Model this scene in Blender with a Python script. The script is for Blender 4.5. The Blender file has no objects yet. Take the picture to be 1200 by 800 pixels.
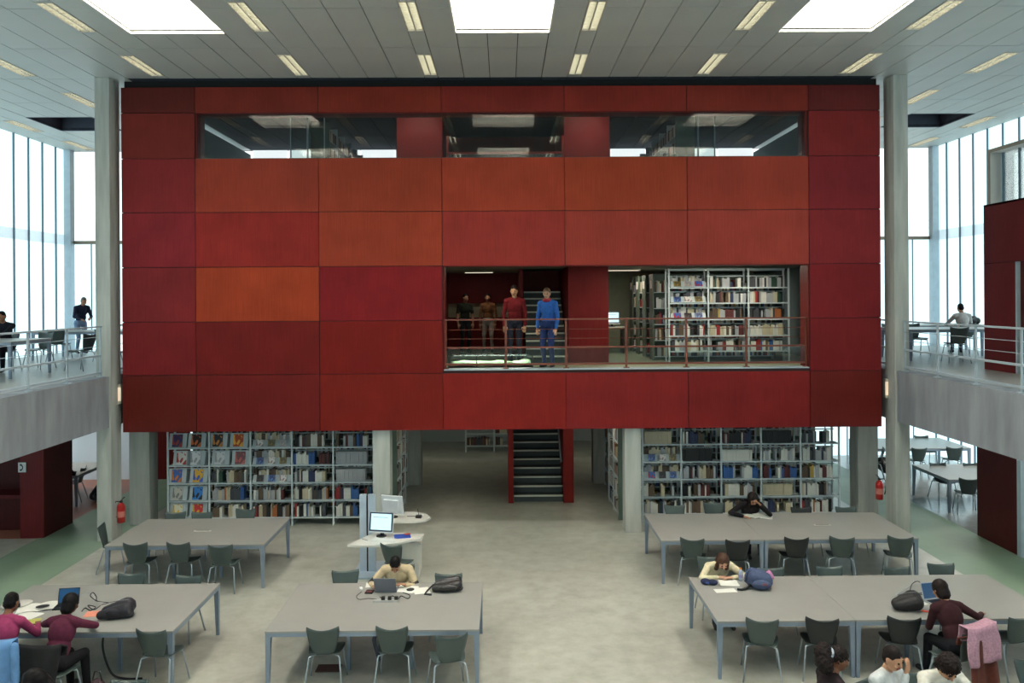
import bpy, math, random
import numpy as np
from mathutils import Vector, Matrix, Euler, noise as mnoise

random.seed(11)
SC = bpy.context.scene
COL = SC.collection
PI = math.pi

# ------------------------------------------------------------------ camera
F_PX, CX, CY = 950.0, 600.0, 348.0
YAW, ROLL, CAM_H = math.radians(0.55), math.radians(0.36), 4.9
FWD = Vector((math.sin(YAW), math.cos(YAW), 0))
RGT = Vector((math.cos(YAW), -math.sin(YAW), 0))
UPV = Vector((0, 0, 1))
CAMX = RGT * math.cos(ROLL) - UPV * math.sin(ROLL)
CAMY = RGT * math.sin(ROLL) + UPV * math.cos(ROLL)
EYE = Vector((0, 0, CAM_H))
cam_data = bpy.data.cameras.new('camera')
cam_data.sensor_width = 36.0
cam_data.sensor_fit = 'HORIZONTAL'
cam_data.lens = 36.0 * F_PX / 1200.0
cam_data.shift_y = -(400.0 - CY) / 1200.0
cam_data.clip_end = 200
cam = bpy.data.objects.new('camera', cam_data)
COL.objects.link(cam)
m = Matrix.Identity(4)
for i in range(3):
    m[i][0], m[i][1], m[i][2], m[i][3] = CAMX[i], CAMY[i], -FWD[i], EYE[i]
cam.matrix_world = m
SC.camera = cam

# ------------------------------------------------------------------ world, exposure, key light levels
W = bpy.data.worlds.new('overcast_sky'); SC.world = W
W.use_nodes = True
bg = W.node_tree.nodes['Background']
bg.inputs[0].default_value = (0.93, 0.97, 1.0, 1)
bg.inputs[1].default_value = 1.6
try:
    W.cycles.sampling_method = 'NONE'
except Exception:
    pass
SC.view_settings.view_transform = 'Standard'
SC.view_settings.look = 'None'
SC.view_settings.gamma = 1.0
SC.view_settings.use_curve_mapping = False
SC.view_settings.exposure = 0.70
SC.cycles.use_denoising = True
SC.cycles.max_bounces = 8
SC.cycles.diffuse_bounces = 5
SC.cycles.transparent_max_bounces = 12
SC.cycles.sample_clamp_indirect = 6.0
SC.cycles.caustics_reflective = False
SC.cycles.caustics_refractive = False

WALL_GLOW = 0.80
SKY_GLOW = 22.0         # diffusers at the top of the skylight shafts
TUBE_GLOW = 3.2        # hall fluorescent tubes
BOX_LAMP = 15.0        # watts, ceiling lamps inside the box
UNDER_LAMP = 2.8      # watts, lamps in the soffit under the box


def ray(px, py):
    u, v = (px - CX) / F_PX, (CY - py) / F_PX
    u0 = u * math.cos(ROLL) + v * math.sin(ROLL)
    v0 = -u * math.sin(ROLL) + v * math.cos(ROLL)
    return RGT * u0 + UPV * v0 + FWD


def at_z(px, py, z):
    d = ray(px, py)
    return EYE + d * ((z - CAM_H) / d.z)


def at_y(px, py, y):
    d = ray(px, py)
    return EYE + d * (y / d.y)


# ------------------------------------------------------------------ mesh helpers
class MB:
    def __init__(self):
        self.v, self.f, self.mi, self.cur = [], [], [], 0

    def face(self, idx):
        self.f.append(tuple(idx)); self.mi.append(self.cur)

    def box(self, x0, x1, y0, y1, z0, z1, M=None):
        b = len(self.v)
        for z in (z0, z1):
            for x, y in ((x0, y0), (x1, y0), (x1, y1), (x0, y1)):
                p = Vector((x, y, z))
                self.v.append(tuple(M @ p) if M else tuple(p))
        for q in ((3, 2, 1, 0), (4, 5, 6, 7), (0, 1, 5, 4), (1, 2, 6, 5), (2, 3, 7, 6), (3, 0, 4, 7)):
            self.face([b + i for i in q])
        return self

    def frustum(self, c0, s0, c1, s1):
        """square post from centre c0 (half sizes s0) to c1 (half sizes s1)"""
        b = len(self.v)
        for c, s in ((c0, s0), (c1, s1)):
            for dx, dy in ((-1, -1), (1, -1), (1, 1), (-1, 1)):
                self.v.append((c[0] + dx * s[0], c[1] + dy * s[1], c[2]))
        for q in ((3, 2, 1, 0), (4, 5, 6, 7), (0, 1, 5, 4), (1, 2, 6, 5), (2, 3, 7, 6), (3, 0, 4, 7)):
            self.face([b + i for i in q])
        return self

    def prism(self, poly, z0, z1, M=None):
        b = len(self.v); n = len(poly)
        for z in (z0, z1):
            for p in poly:
                q = Vector((p[0], p[1], z))
                self.v.append(tuple(M @ q) if M else tuple(q))
        self.face([b + n - 1 - i for i in range(n)])
        self.face([b + n + i for i in range(n)])
        for i in range(n):
            j = (i + 1) % n
            self.face((b + i, b + j, b + n + j, b + n + i))
        return self

    def tube(self, pts, r, n=8, caps=True):
        pts = [Vector(p) for p in pts]
        b = len(self.v); k = len(pts)
        prev = None
        for i, p in enumerate(pts):
            t = (pts[min(i + 1, k - 1)] - pts[max(i - 1, 0)])
            t = t.normalized() if t.length > 1e-9 else Vector((0, 0, 1))
            if prev is None:
                a = t.orthogonal().normalized()
            else:
                a = prev - t * prev.dot(t)
                a = a.normalized() if a.length > 1e-6 else t.orthogonal().normalized()
            prev = a; c = t.cross(a)
            rr = r[i] if isinstance(r, (list, tuple)) else r
            for j in range(n):
                w = 2 * PI * j / n
                self.v.append(tuple(p + (a * math.cos(w) + c * math.sin(w)) * rr))
        for i in range(k - 1):
            for j in range(n):
                j2 = (j + 1) % n
                self.face((b + i * n + j, b + i * n + j2, b + (i + 1) * n + j2, b + (i + 1) * n + j))
        if caps:
            self.face([b + n - 1 - j for j in range(n)])
            self.face([b + (k - 1) * n + j for j in range(n)])
        return self

    def lathe(self, prof, n=16, M=None):
        """prof: (r, z) list from bottom to top"""
        b = len(self.v)
        for r, z in prof:
            for j in range(n):
                w = 2 * PI * j / n
                p = Vector((r * math.cos(w), r * math.sin(w), z))
                self.v.append(tuple(M @ p) if M else tuple(p))
        k = len(prof)
        for i in range(k - 1):
            for j in range(n):
                j2 = (j + 1) % n
                self.face((b + i * n + j, b + i * n + j2, b + (i + 1) * n + j2, b + (i + 1) * n + j))
        self.face([b + n - 1 - j for j in range(n)])
        self.face([b + (k - 1) * n + j for j in range(n)])
        return self

    def sheet(self, fn, nu, nv, th, nfn=None):
        """thick sheet: fn(u, v) -> Vector for u, v in 0..1, thickened by th along the surface normal"""
        P = [[fn(i / nu, j / nv) for j in range(nv + 1)] for i in range(nu + 1)]
        b = len(self.v); n2 = (nu + 1) * (nv + 1)
        top, bot = [], []
        for i in range(nu + 1):
            for j in range(nv + 1):
                du = P[min(i + 1, nu)][j] - P[max(i - 1, 0)][j]
                dv = P[i][min(j + 1, nv)] - P[i][max(j - 1, 0)]
                nn = du.cross(dv)
                nn = nn.normalized() if nn.length > 1e-12 else Vector((0, 0, 1))
                top.append(tuple(P[i][j] + nn * th / 2)); bot.append(tuple(P[i][j] - nn * th / 2))
        self.v += top + bot
        g = lambda i, j: b + i * (nv + 1) + j
        for i in range(nu):
            for j in range(nv):
                self.face((g(i, j), g(i + 1, j), g(i + 1, j + 1), g(i, j + 1)))
                self.face((n2 + g(i, j + 1), n2 + g(i + 1, j + 1), n2 + g(i + 1, j), n2 + g(i, j)))
        for i in range(nu):
            self.face((g(i, 0), n2 + g(i, 0), n2 + g(i + 1, 0), g(i + 1, 0)))
            self.face((g(i + 1, nv), n2 + g(i + 1, nv), n2 + g(i, nv), g(i, nv)))
        for j in range(nv):
            self.face((g(0, j + 1), n2 + g(0, j + 1), n2 + g(0, j), g(0, j)))
            self.face((g(nu, j), n2 + g(nu, j), n2 + g(nu, j + 1), g(nu, j + 1)))
        return self

    def mesh(self, name, mats, smooth=False):
        me = bpy.data.meshes.new(name)
        me.from_pydata(self.v, [], self.f)
        for mm in (mats if isinstance(mats, (list, tuple)) else [mats]):
            me.materials.append(mm)
        if any(self.mi):
            me.polygons.foreach_set('material_index', self.mi)
        if smooth:
            me.polygons.foreach_set('use_smooth', [True] * len(me.polygons))
        me.update()
        return me


def put(name, mesh, parent=None, loc=(0, 0, 0), rot=(0, 0, 0), scale=(1, 1, 1)):
    o = bpy.data.objects.new(name, mesh)
    COL.objects.link(o)
    o.location = loc; o.rotation_euler = rot; o.scale = scale
    o.parent = parent
    return o


def part(name, mb, mats, parent=None, smooth=False, loc=(0, 0, 0), rot=(0, 0, 0), bevel=0):
    o = put(name, mb.mesh(name, mats, smooth), parent, loc, rot)
    if bevel:
        bv = o.modifiers.new('edge', 'BEVEL'); bv.width = bevel; bv.segments = 2
        bv.limit_method = 'ANGLE'
    return o


def tag(o, label=None, cat=None, group=None, kind=None):
    if label: o['label'] = label
    if cat: o['category'] = cat
    if group: o['group'] = group
    if kind: o['kind'] = kind
    return o


def thing(name, label, cat, loc=(0, 0, 0), rz=0.0, group=None, kind=None):
    o = put(name, None, None, loc, (0, 0, rz))
    return tag(o, label, cat, group, kind)


def copy_tree(o, parent=None):
    c = o.copy(); COL.objects.link(c); c.parent = parent
    for ch in [x for x in o.children]:
        copy_tree(ch, c)
    return c


def rects_minus(x0, x1, y0, y1, holes):
    xs = sorted({x0, x1} | {h[0] for h in holes if x0 < h[0] < x1} | {h[1] for h in holes if x0 < h[1] < x1})
    ys = sorted({y0, y1} | {h[2] for h in holes if y0 < h[2] < y1} | {h[3] for h in holes if y0 < h[3] < y1})
    out = []
    for a, b in zip(xs, xs[1:]):
        for c, d in zip(ys, ys[1:]):
            mx, my = (a + b) / 2, (c + d) / 2
            if not any(h[0] < mx < h[1] and h[2] < my < h[3] for h in holes):
                if out and out[-1][0] == a and out[-1][1] == b and out[-1][3] == c:
                    out[-1] = (a, b, out[-1][2], d)
                else:
                    out.append((a, b, c, d))
    return out


# ------------------------------------------------------------------ materials
def lin(c):
    return tuple(((x / 255) / 12.92 if x / 255 <= 0.04045 else ((x / 255 + 0.055) / 1.055) ** 2.4) for x in c)


MATS = {}


def mat(name, rgb, rough=0.6, metal=0.0, var=0.06, scale=6.0, stretch=(1, 1, 1), bump=0.0, spec=0.5, detail=3.0,
        emit=None, glow=0.0, coat=0.0, rvar=0.0):
    if name in MATS:
        return MATS[name]
    M = bpy.data.materials.new(name); M.use_nodes = True
    nt = M.node_tree; N = nt.nodes; L = nt.links
    p = N['Principled BSDF']
    c = lin(rgb)
    tc = N.new('ShaderNodeTexCoord'); mp = N.new('ShaderNodeMapping')
    mp.inputs['Scale'].default_value = stretch
    L.new(tc.outputs['Object'], mp.inputs['Vector'])
    nz = N.new('ShaderNodeTexNoise'); nz.inputs['Scale'].default_value = scale
    nz.inputs['Detail'].default_value = detail
    L.new(mp.outputs['Vector'], nz.inputs['Vector'])
    rp = N.new('ShaderNodeValToRGB')
    rp.color_ramp.elements[0].position = 0.3; rp.color_ramp.elements[1].position = 0.7
    rp.color_ramp.elements[0].color = tuple(max(0, x * (1 - var)) for x in c) + (1,)
    rp.color_ramp.elements[1].color = tuple(min(1, x * (1 + var)) for x in c) + (1,)
    L.new(nz.outputs['Fac'], rp.inputs['Fac'])
    L.new(rp.outputs['Color'], p.inputs['Base Color'])
    p.inputs['Roughness'].default_value = rough
    p.inputs['Metallic'].default_value = metal
    p.inputs['Specular IOR Level'].default_value = spec
    p.inputs['Coat Weight'].default_value = coat
    if rvar:
        mr = N.new('ShaderNodeMapRange')
        mr.inputs['To Min'].default_value = max(0.02, rough - rvar); mr.inputs['To Max'].default_value = rough + rvar
        L.new(nz.outputs['Fac'], mr.inputs['Value']); L.new(mr.outputs['Result'], p.inputs['Roughness'])
    if bump:
        b = N.new('ShaderNodeBump'); b.inputs['Strength'].default_value = bump
        b.inputs['Distance'].default_value = 0.01
        L.new(nz.outputs['Fac'], b.inputs['Height']); L.new(b.outputs['Normal'], p.inputs['Normal'])
    if emit:
        e = lin(emit)
        p.inputs['Emission Color'].default_value = e + (1,)
        p.inputs['Emission Strength'].default_value = glow
    MATS[name] = M
    return M


def glass_mat(name, tint=(235, 245, 245), refl=0.12, rough=0.0, top=0.9):
    if name in MATS:
        return MATS[name]
    M = bpy.data.materials.new(name); M.use_nodes = True
    nt = M.node_tree; N = nt.nodes; L = nt.links
    N.remove(N['Principled BSDF'])
    out = N['Material Output']
    tr = N.new('ShaderNodeBsdfTransparent'); tr.inputs[0].default_value = lin(tint) + (1,)
    gl = N.new('ShaderNodeBsdfGlossy'); gl.inputs['Roughness'].default_value = rough
    gl.inputs['Color'].default_value = (1, 1, 1, 1)
    fr = N.new('ShaderNodeLayerWeight'); fr.inputs['Blend'].default_value = 0.35
    mr = N.new('ShaderNodeMapRange'); mr.inputs['To Min'].default_value = refl; mr.inputs['To Max'].default_value = top
    L.new(fr.outputs['Fresnel'], mr.inputs['Value'])
    mx = N.new('ShaderNodeMixShader')
    L.new(mr.outputs['Result'], mx.inputs[0]); L.new(tr.outputs[0], mx.inputs[1]); L.new(gl.outputs[0], mx.inputs[2])
    L.new(mx.outputs[0], out.inputs['Surface'])
    MATS[name] = M
    return M


def wood_mat(name, rgb, rough=0.38, var=0.12):
    """stained veneer: fine vertical grain plus cloudy tone"""
    if name in MATS:
        return MATS[name]
    M = mat(name, rgb, rough, 0, var, 1.6, (1, 1, 1), 0, 0.12, 4)
    nt = M.node_tree; N = nt.nodes; L = nt.links
    p = N['Principled BSDF']; rp = N['Color Ramp']
    tc = N['Texture Coordinate']
    mp = N.new('ShaderNodeMapping'); mp.inputs['Scale'].default_value = (22, 22, 0.8)
    L.new(tc.outputs['Object'], mp.inputs['Vector'])
    nz = N.new('ShaderNodeTexNoise'); nz.inputs['Scale'].default_value = 2.0; nz.inputs['Detail'].default_value = 4
    L.new(mp.outputs['Vector'], nz.inputs['Vector'])
    mx = N.new('ShaderNodeMixRGB'); mx.blend_type = 'MULTIPLY'; mx.inputs[0].default_value = 1.0
    r2 = N.new('ShaderNodeValToRGB')
    r2.color_ramp.elements[0].position = 0.3; r2.color_ramp.elements[0].color = (0.82, 0.80, 0.80, 1)
    r2.color_ramp.elements[1].position = 0.7; r2.color_ramp.elements[1].color = (1, 1, 1, 1)
    L.new(nz.outputs['Fac'], r2.inputs['Fac'])
    L.new(rp.outputs['Color'], mx.inputs[1]); L.new(r2.outputs['Color'], mx.inputs[2])
    L.new(mx.outputs['Color'], p.inputs['Base Color'])
    return M


def floor_mat(name, rgb, rough=0.3):
    """power-floated concrete: cloudy patches, fine specks, uneven gloss"""
    M = mat(name, rgb, rough, 0, 0.12, 0.7, (1, 1, 1), 0, 0.5, 3, rvar=0.04)
    nt = M.node_tree; N = nt.nodes; L = nt.links
    p = N['Principled BSDF']; rp = N['Color Ramp']; tc = N['Texture Coordinate']
    n2 = N.new('ShaderNodeTexNoise'); n2.inputs['Scale'].default_value = 3.2; n2.inputs['Detail'].default_value = 4
    n2.inputs['Roughness'].default_value = 0.65
    L.new(tc.outputs['Object'], n2.inputs['Vector'])
    r2 = N.new('ShaderNodeValToRGB')
    r2.color_ramp.elements[0].position = 0.25; r2.color_ramp.elements[0].color = (0.72, 0.71, 0.67, 1)
    r2.color_ramp.elements[1].position = 0.62; r2.color_ramp.elements[1].color = (1, 1, 1, 1)
    L.new(n2.outputs['Fac'], r2.inputs['Fac'])
    mx = N.new('ShaderNodeMixRGB'); mx.blend_type = 'MULTIPLY'; mx.inputs[0].default_value = 1
    L.new(rp.outputs['Color'], mx.inputs[1]); L.new(r2.outputs['Color'], mx.inputs[2])
    L.new(mx.outputs['Color'], p.inputs['Base Color'])
    return M


def channel_glass(name, rgb, glow):
    """ribbed translucent channel glass, lit through by the daylight behind it"""
    M = mat(name, (205, 222, 226), 0.25, 0, 0.02, 3, emit=rgb, glow=glow)
    nt = M.node_tree; N = nt.nodes; L = nt.links
    p = N['Principled BSDF']; tc = N['Texture Coordinate']
    mp = N.new('ShaderNodeMapping'); mp.inputs['Scale'].default_value = (5, 5, 0.12)
    L.new(tc.outputs['Object'], mp.inputs['Vector'])
    nz = N.new('ShaderNodeTexNoise'); nz.inputs['Scale'].default_value = 2.2; nz.inputs['Detail'].default_value = 2
    L.new(mp.outputs['Vector'], nz.inputs['Vector'])
    mr = N.new('ShaderNodeMapRange'); mr.inputs['To Min'].default_value = 0.80 * glow; mr.inputs['To Max'].default_value = 1.2 * glow
    L.new(nz.outputs['Fac'], mr.inputs['Value']); L.new(mr.outputs['Result'], p.inputs['Emission Strength'])
    return M


def glow_mat(name, rgb, glow):
    return mat(name, (230, 230, 225), 0.5, 0, 0.01, 2, emit=rgb, glow=glow)


CONC = mat('fair_faced_concrete', (176, 178, 172), 0.75, 0, 0.20, 2.2, (3.0, 3.0, 0.35), 0.12, 0.3, 6)
CONC_B = mat('beam_concrete', (147, 152, 158), 0.8, 0, 0.22, 1.6, (2.0, 2.0, 0.5), 0.15, 0.3, 7)
FLOOR = floor_mat('polished_concrete', (180, 180, 170), 0.30)
FLOOR_UP = mat('upper_floor_lino', (150, 152, 148), 0.35, 0, 0.05, 1)
GREEN = mat('green_lino', (132, 156, 134), 0.45, 0, 0.10, 1.3, (1, 1, 1), 0, 0.4, 6)
BROWN_FL = mat('red_brown_lino', (162, 104, 84), 0.35, 0, 0.08, 1.5)
CEIL = mat('ceiling_sheet', (186, 191, 187), 0.5, 0, 0.03, 1.5)
CEIL_BACK = mat('ceiling_void', (60, 62, 62), 0.9)
WHITE = mat('white_paint', (225, 225, 220), 0.6, 0, 0.02)
PALE_WALL = mat('pale_blue_wall', (212, 226, 236), 0.6, 0, 0.03, 1.0)
GREY_WALL = mat('grey_plaster', (165, 170, 170), 0.7, 0, 0.03, 1.0)
DARKGAP = mat('black_fascia', (14, 13, 13), 0.8)
STEEL_W = mat('pale_grey_steel', (176, 188, 196), 0.4, 0.0, 0.03)
SHELF = mat('shelf_steel', (190, 200, 203), 0.42, 0.0, 0.03)
SHELF_G = mat('shelf_green_end', (90, 104, 92), 0.5, 0.0, 0.05)
RAIL_R = mat('rust_red_rail', (118, 62, 46), 0.45, 0.1, 0.05)
TABLE = mat('grey_laminate', (149, 148, 143), 0.34, 0, 0.03, 3, spec=0.4)
TFRAME = mat('blue_grey_frame', (128, 142, 158), 0.4, 0.2, 0.03)
CHAIR = mat('green_black_shell', (66, 78, 76), 0.38, 0, 0.06, 10, spec=0.45)
CHROME = mat('satin_leg', (168, 178, 186), 0.35, 0.35, 0.03)
BLACK = mat('black_plastic', (18, 18, 20), 0.4)
CABLE = mat('black_cable', (14, 14, 15), 0.5)
PAPER = mat('paper', (232, 230, 222), 0.8, 0, 0.02)
GLASS_LOW = glass_mat('railing_glass', (240, 246, 246), 0.01)
GLASS = glass_mat('clear_glass', (238, 246, 244), 0.05)
GLASS_UP = glass_mat('facade_glass', (240, 243, 244), 0.0, 0.0, 0.55)
FRAME_W = mat('window_timber', (150, 138, 120), 0.6)
GLASSWALL = channel_glass('channel_glass', (212, 240, 246), WALL_GLOW)
GLASSWALL_D = channel_glass('channel_glass_floor_band', (190, 212, 220), WALL_GLOW * 0.72)
MULL = mat('mullion', (96, 124, 140), 0.5)
DRED = wood_mat('dark_red_panel', (98, 30, 28), 0.42)
DRED2 = wood_mat('core_red_panel', (122, 34, 32), 0.45)
# ================================================================== THE SETTING
ZC = 9.40            # hall ceiling
ZB = 3.34            # gallery floor level
YB = 24.7            # rear facade
XW = 13.2            # side facades
BX0, BX1, BY, BZ0, BZ1 = -7.84, 7.80, 16.70, 2.17, 9.25   # the red box

# ---- floors
fl = part('floor', MB().box(-8.0, 8.0, -4, 27.6, -0.2, 0), FLOOR); tag(fl, 'polished grey-beige concrete floor of the reading hall', None, None, 'structure')
for s, nm in ((-1, 'left'), (1, 'right')):
    a, b = sorted((s * 8.0, s * 9.62))
    o = part('floor_strip_' + nm, MB().box(a, b, -4, 27.6, -0.2, 0.0), GREEN)
    tag(o, 'green linoleum walkway strip under the %s gallery' % nm, None, None, 'structure')
o = part('floor_side_right', MB().box(9.62, XW, -4, 27.6, -0.2, 0), floor_mat('polished_concrete_side', (150, 152, 150), 0.16)); tag(o, 'glossy concrete floor of the reading area under the right gallery', None, None, 'structure')
o = part('floor_side_left', MB().box(-XW, -9.62, -4, 16.75, -0.2, 0), FLOOR); tag(o, 'concrete floor in the dark niche under the left gallery', None, None, 'structure')
o = part('floor_side_left_rear', MB().box(-XW, -9.62, 16.75, 27.6, -0.2, 0), BROWN_FL); tag(o, 'red-brown floor behind the dark red cabin', None, None, 'structure')

# ---- ceiling with panels, light strips and skylights
FIX_X = [s * x for x in (1.46, 4.05, 6.95, 9.5, 12.4) for s in (-1, 1)]
FIX_Y = [4.2, 6.9, 9.6, 12.32, 15.02, 17.72, 20.42, 23.1]
FIX_L, FIX_W = 1.38, 0.28
SKY = []
for x0, x1 in ((-0.79, 0.79), (-6.29, -4.71), (4.71, 6.29)):
    for y0 in (3.0, 7.6, 12.2):
        SKY.append((x0, x1, y0, y0 + 1.58, True))
for s in (-1, 1):
    a, b = sorted((s * 10.16, s * 11.74))
    SKY.append((a, b, 20.1, 21.68, False))
holes = [h[:4] for h in SKY]
ceil = put('ceiling', None); tag(ceil, 'grey panelled hall ceiling with skylights and recessed lamps', None, None, 'structure')
mb = MB()
fx_holes = [(x - FIX_W / 2, x + FIX_W / 2, y, y + FIX_L) for x in FIX_X for y in FIX_Y if not (abs(x) < 7.9 and y > BY - 0.3)]
for r in rects_minus(-XW - 0.3, XW + 0.3, -4.2, YB + 0.3, holes + fx_holes):
    mb.box(r[0], r[1], r[2], r[3], ZC + 0.035, ZC + 0.06)
part('ceiling_deck', mb, CEIL_BACK, ceil)
edges = []
xs = [-XW]
for x in sorted(FIX_X):
    xs += [x - FIX_W / 2, x + FIX_W / 2]
xs.append(XW)
for a, b in zip(xs, xs[1:]):
    w = b - a
    n = 1 if w < 0.9 else (5 if w > 2.45 else 4)
    for i in range(n):
        edges.append((a + w * i / n, a + w * (i + 1) / n))
rows = [(-4 + 2.0 * 0, 2.6)] + [(2.6 + 2 * i, 4.6 + 2 * i) for i in range(11)]
rows[-1] = (rows[-1][0], YB)
pm_cache = {}
far = MB(); inb = MB()
G = 0.007
for (a, b) in edges:
    for (c, d) in rows:
        for r in rects_minus(a, b, c, min(d, YB), holes + fx_holes):
            w, l = r[1] - r[0] - 2 * G, r[3] - r[2] - 2 * G
            if w < 0.05 or l < 0.05:
                continue
            inbox = (BX0 - 0.1 < (r[0] + r[1]) / 2 < BX1 + 0.1 and r[2] > BY - 0.2)
            if r[3] < 12.0 or inbox:
                (inb if inbox else far).box(r[0] + G, r[1] - G, r[2] + G, r[3] - G, ZC, ZC + 0.03)
                continue
            key = (round(w, 3), round(l, 3))
            if key not in pm_cache:
                pm_cache[key] = MB().box(-key[0] / 2, key[0] / 2, -key[1] / 2, key[1] / 2, 0, 0.03).mesh('ceiling_panel', CEIL)
            put('ceiling_panel', pm_cache[key], ceil, ((r[0] + r[1]) / 2, (r[2] + r[3]) / 2, ZC + random.uniform(-0.002, 0.002)))
o = part('ceiling_panels_overhead', far, CEIL, ceil); o['kind'] = 'stuff'
o = part('ceiling_panels_in_box', inb, mat('ceiling_sheet_shaded', (62, 68, 78), 0.9, spec=0.1), ceil); o['kind'] = 'stuff'  # hall ceiling continued; the dim interior is put into its darker colour

SHAFT = mat('skylight_shaft', (214, 212, 204), 0.7, 0, 0.01)
SHAFT_D = mat('skylight_shaft_unlit', (78, 84, 98), 0.7)  # unlit shaft: its shade put into a darker wall colour
DIFF = glow_mat('skylight_diffuser', (255, 252, 242), SKY_GLOW)
DIFF_D = glass_mat('skylight_diffuser_unlit', (40, 44, 54), 0.06)  # unlit diffuser: dark tint stands for the missing light
for i, (x0, x1, y0, y1, lit) in enumerate(SKY):
    k = thing('skylight', None, None)
    cx, cy = (x0 + x1) / 2, (y0 + y1) / 2
    k.location = (cx, cy, ZC); hw, hl = (x1 - x0) / 2, (y1 - y0) / 2
    hgt = 1.25 if lit else 1.0
    sm = SHAFT if lit else SHAFT_D
    for nm, q in (('shaft_wall', (-hw, hw, hl, hl + 0.03)), ('shaft_wall', (-hw, hw, -hl - 0.03, -hl)), ('shaft_wall', (-hw - 0.03, -hw, -hl, hl)), ('shaft_wall', (hw, hw + 0.03, -hl, hl))):
        part(nm, MB().box(q[0], q[1], q[2], q[3], -0.005, hgt), sm, k)
    part('diffuser', MB().box(-hw, hw, -hl, hl, hgt - 0.03, hgt), DIFF if lit else DIFF_D, k)
    if lit:
        k['label'] = 'bright square white skylight shaft in the hall ceiling'
    else:
        k['label'] = 'dark blue unlit skylight shaft above the %s gallery' % ('left' if cx < 0 else 'right')
    k['kind'] = 'structure'

# recessed fluorescent fixtures with louvres
TRIM = mat('fixture_trim', (196, 190, 178), 0.45)
REFL = mat('fixture_reflector', (214, 212, 196), 0.3, 0.1)
LOUV = mat('fixture_louvre', (196, 194, 182), 0.35, 0.2)
TUBE = glow_mat('fluorescent_tube', (255, 252, 228), TUBE_GLOW)
fx_proto = None
fixpos = [(x, y) for x in FIX_X for y in FIX_Y if not (abs(x) < 7.9 and y > BY - 0.3)]


def fixture_meshes():
    hw, hl = FIX_W / 2, FIX_L / 2
    d = {}
    b = MB()
    for q in ((-hw, -hw + 0.018, -hl, hl), (hw - 0.018, hw, -hl, hl), (-hw + 0.018, hw - 0.018, -hl, -hl + 0.018), (-hw + 0.018, hw - 0.018, hl - 0.018, hl)):
        b.box(q[0], q[1], q[2], q[3], -0.008, 0.10)
    b.box(-hw, hw, -hl, hl, 0.10, 0.11)
    b.box(-0.012, 0.012, -hl + 0.018, hl - 0.018, 0.0, 0.05)
    d['frame'] = b.mesh('fixture_frame', TRIM)
    b = MB().box(-hw + 0.018, hw - 0.018, -hl + 0.018, hl - 0.018, 0.085, 0.10)
    d['reflector'] = b.mesh('reflector', REFL)
    b = MB(); n = 13
    b.box(-0.0565, 0.0565, -0.004, 0.004, 0.003, 0.045)
    d['blade'] = b.mesh('louvre_blade', LOUV)
    d['tube'] = MB().tube([(0, -hl + 0.05, 0.068), (0, hl - 0.05, 0.068)], 0.016, 8).mesh('tube', TUBE, True)
    return d


FM = fixture_meshes()
col_name = {1.46: 'centre', 4.05: 'second', 6.95: 'third', 9.5: 'fourth', 12.4: 'outermost'}
row_name = {12.32: 'second row before the box', 15.02: 'nearest the red box top', 17.72: 'beside the column head', 20.42: 'by the dark skylight', 23.1: 'nearest the rear facade'}
for (x, y) in fixpos:
    side = 'left' if x < 0 else 'right'
    inview = y > 12 and not (abs(x) < 7.9 and y > BY - 0.3) and abs(x) * 950 / (y + 0.6) < 640
    k = thing('ceiling_light', None, 'light', (x, y + FIX_L / 2, ZC), 0, 'recessed fluorescent ceiling lights')
    if y < 12:
        k['label'] = 'recessed fluorescent light, %s strip on the %s, %s row before the box' % (col_name[abs(x)], side, {9.6: 'third', 6.9: 'fourth', 4.2: 'fifth'}[y])
    elif abs(x) < 7.9 and y > BY - 0.3:
        k['label'] = 'fluorescent light above the upper floor behind the glass, %s strip on the %s' % (col_name[abs(x)], side)
    else:
        k['label'] = 'recessed fluorescent light, %s strip on the %s, %s' % (col_name[abs(x)], side, row_name[y])
    put('frame', FM['frame'], k); put('reflector', FM['reflector'], k)
    put('tube', FM['tube'], k, (-0.065, 0, 0)); put('tube', FM['tube'], k, (0.065, 0, 0))
    if inview:
        for i in range(12):
            yy = -FIX_L / 2 + 0.07 + i * (FIX_L - 0.14) / 11
            put('louvre_blade', FM['blade'], k, (-0.066, yy, 0)); put('louvre_blade', FM['blade'], k, (0.066, yy, 0))

# ---- columns
def column(label, x0, x1, y0, y1, z0, z1):
    o = part('column', MB().box(x0, x1, y0, y1, z0, z1), CONC, None, bevel=0.012)
    return tag(o, label, None, None, 'structure')


for s, nm in ((-1, 'left'), (1, 'right')):
    a, b = sorted((s * 7.98, s * 8.28))
    column('tall concrete column beside the %s edge of the red box' % nm, a, b, 16.5, 16.94, 0, ZC)
    a, b = sorted((s * 7.72, s * 8.16))
    column('short concrete column under the %s corner of the red box' % nm, a, b, 17.66, 18.1, 0, BZ0)
column('concrete column between the computer stand and the magazine shelves', -2.74, -2.38, 16.78, 17.14, 0, BZ0)
column('concrete column at the end of the shelves behind the woman in black', 2.48, 2.82, 16.78, 17.14, 0, BZ0)
column('shaded concrete column deep in the left aisle under the box', -2.75, -2.2, 21.2, 21.6, 0, BZ0)
column('shaded concrete column deep in the right aisle under the box', 2.3, 2.8, 21.2, 21.6, 0, BZ0)

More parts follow.
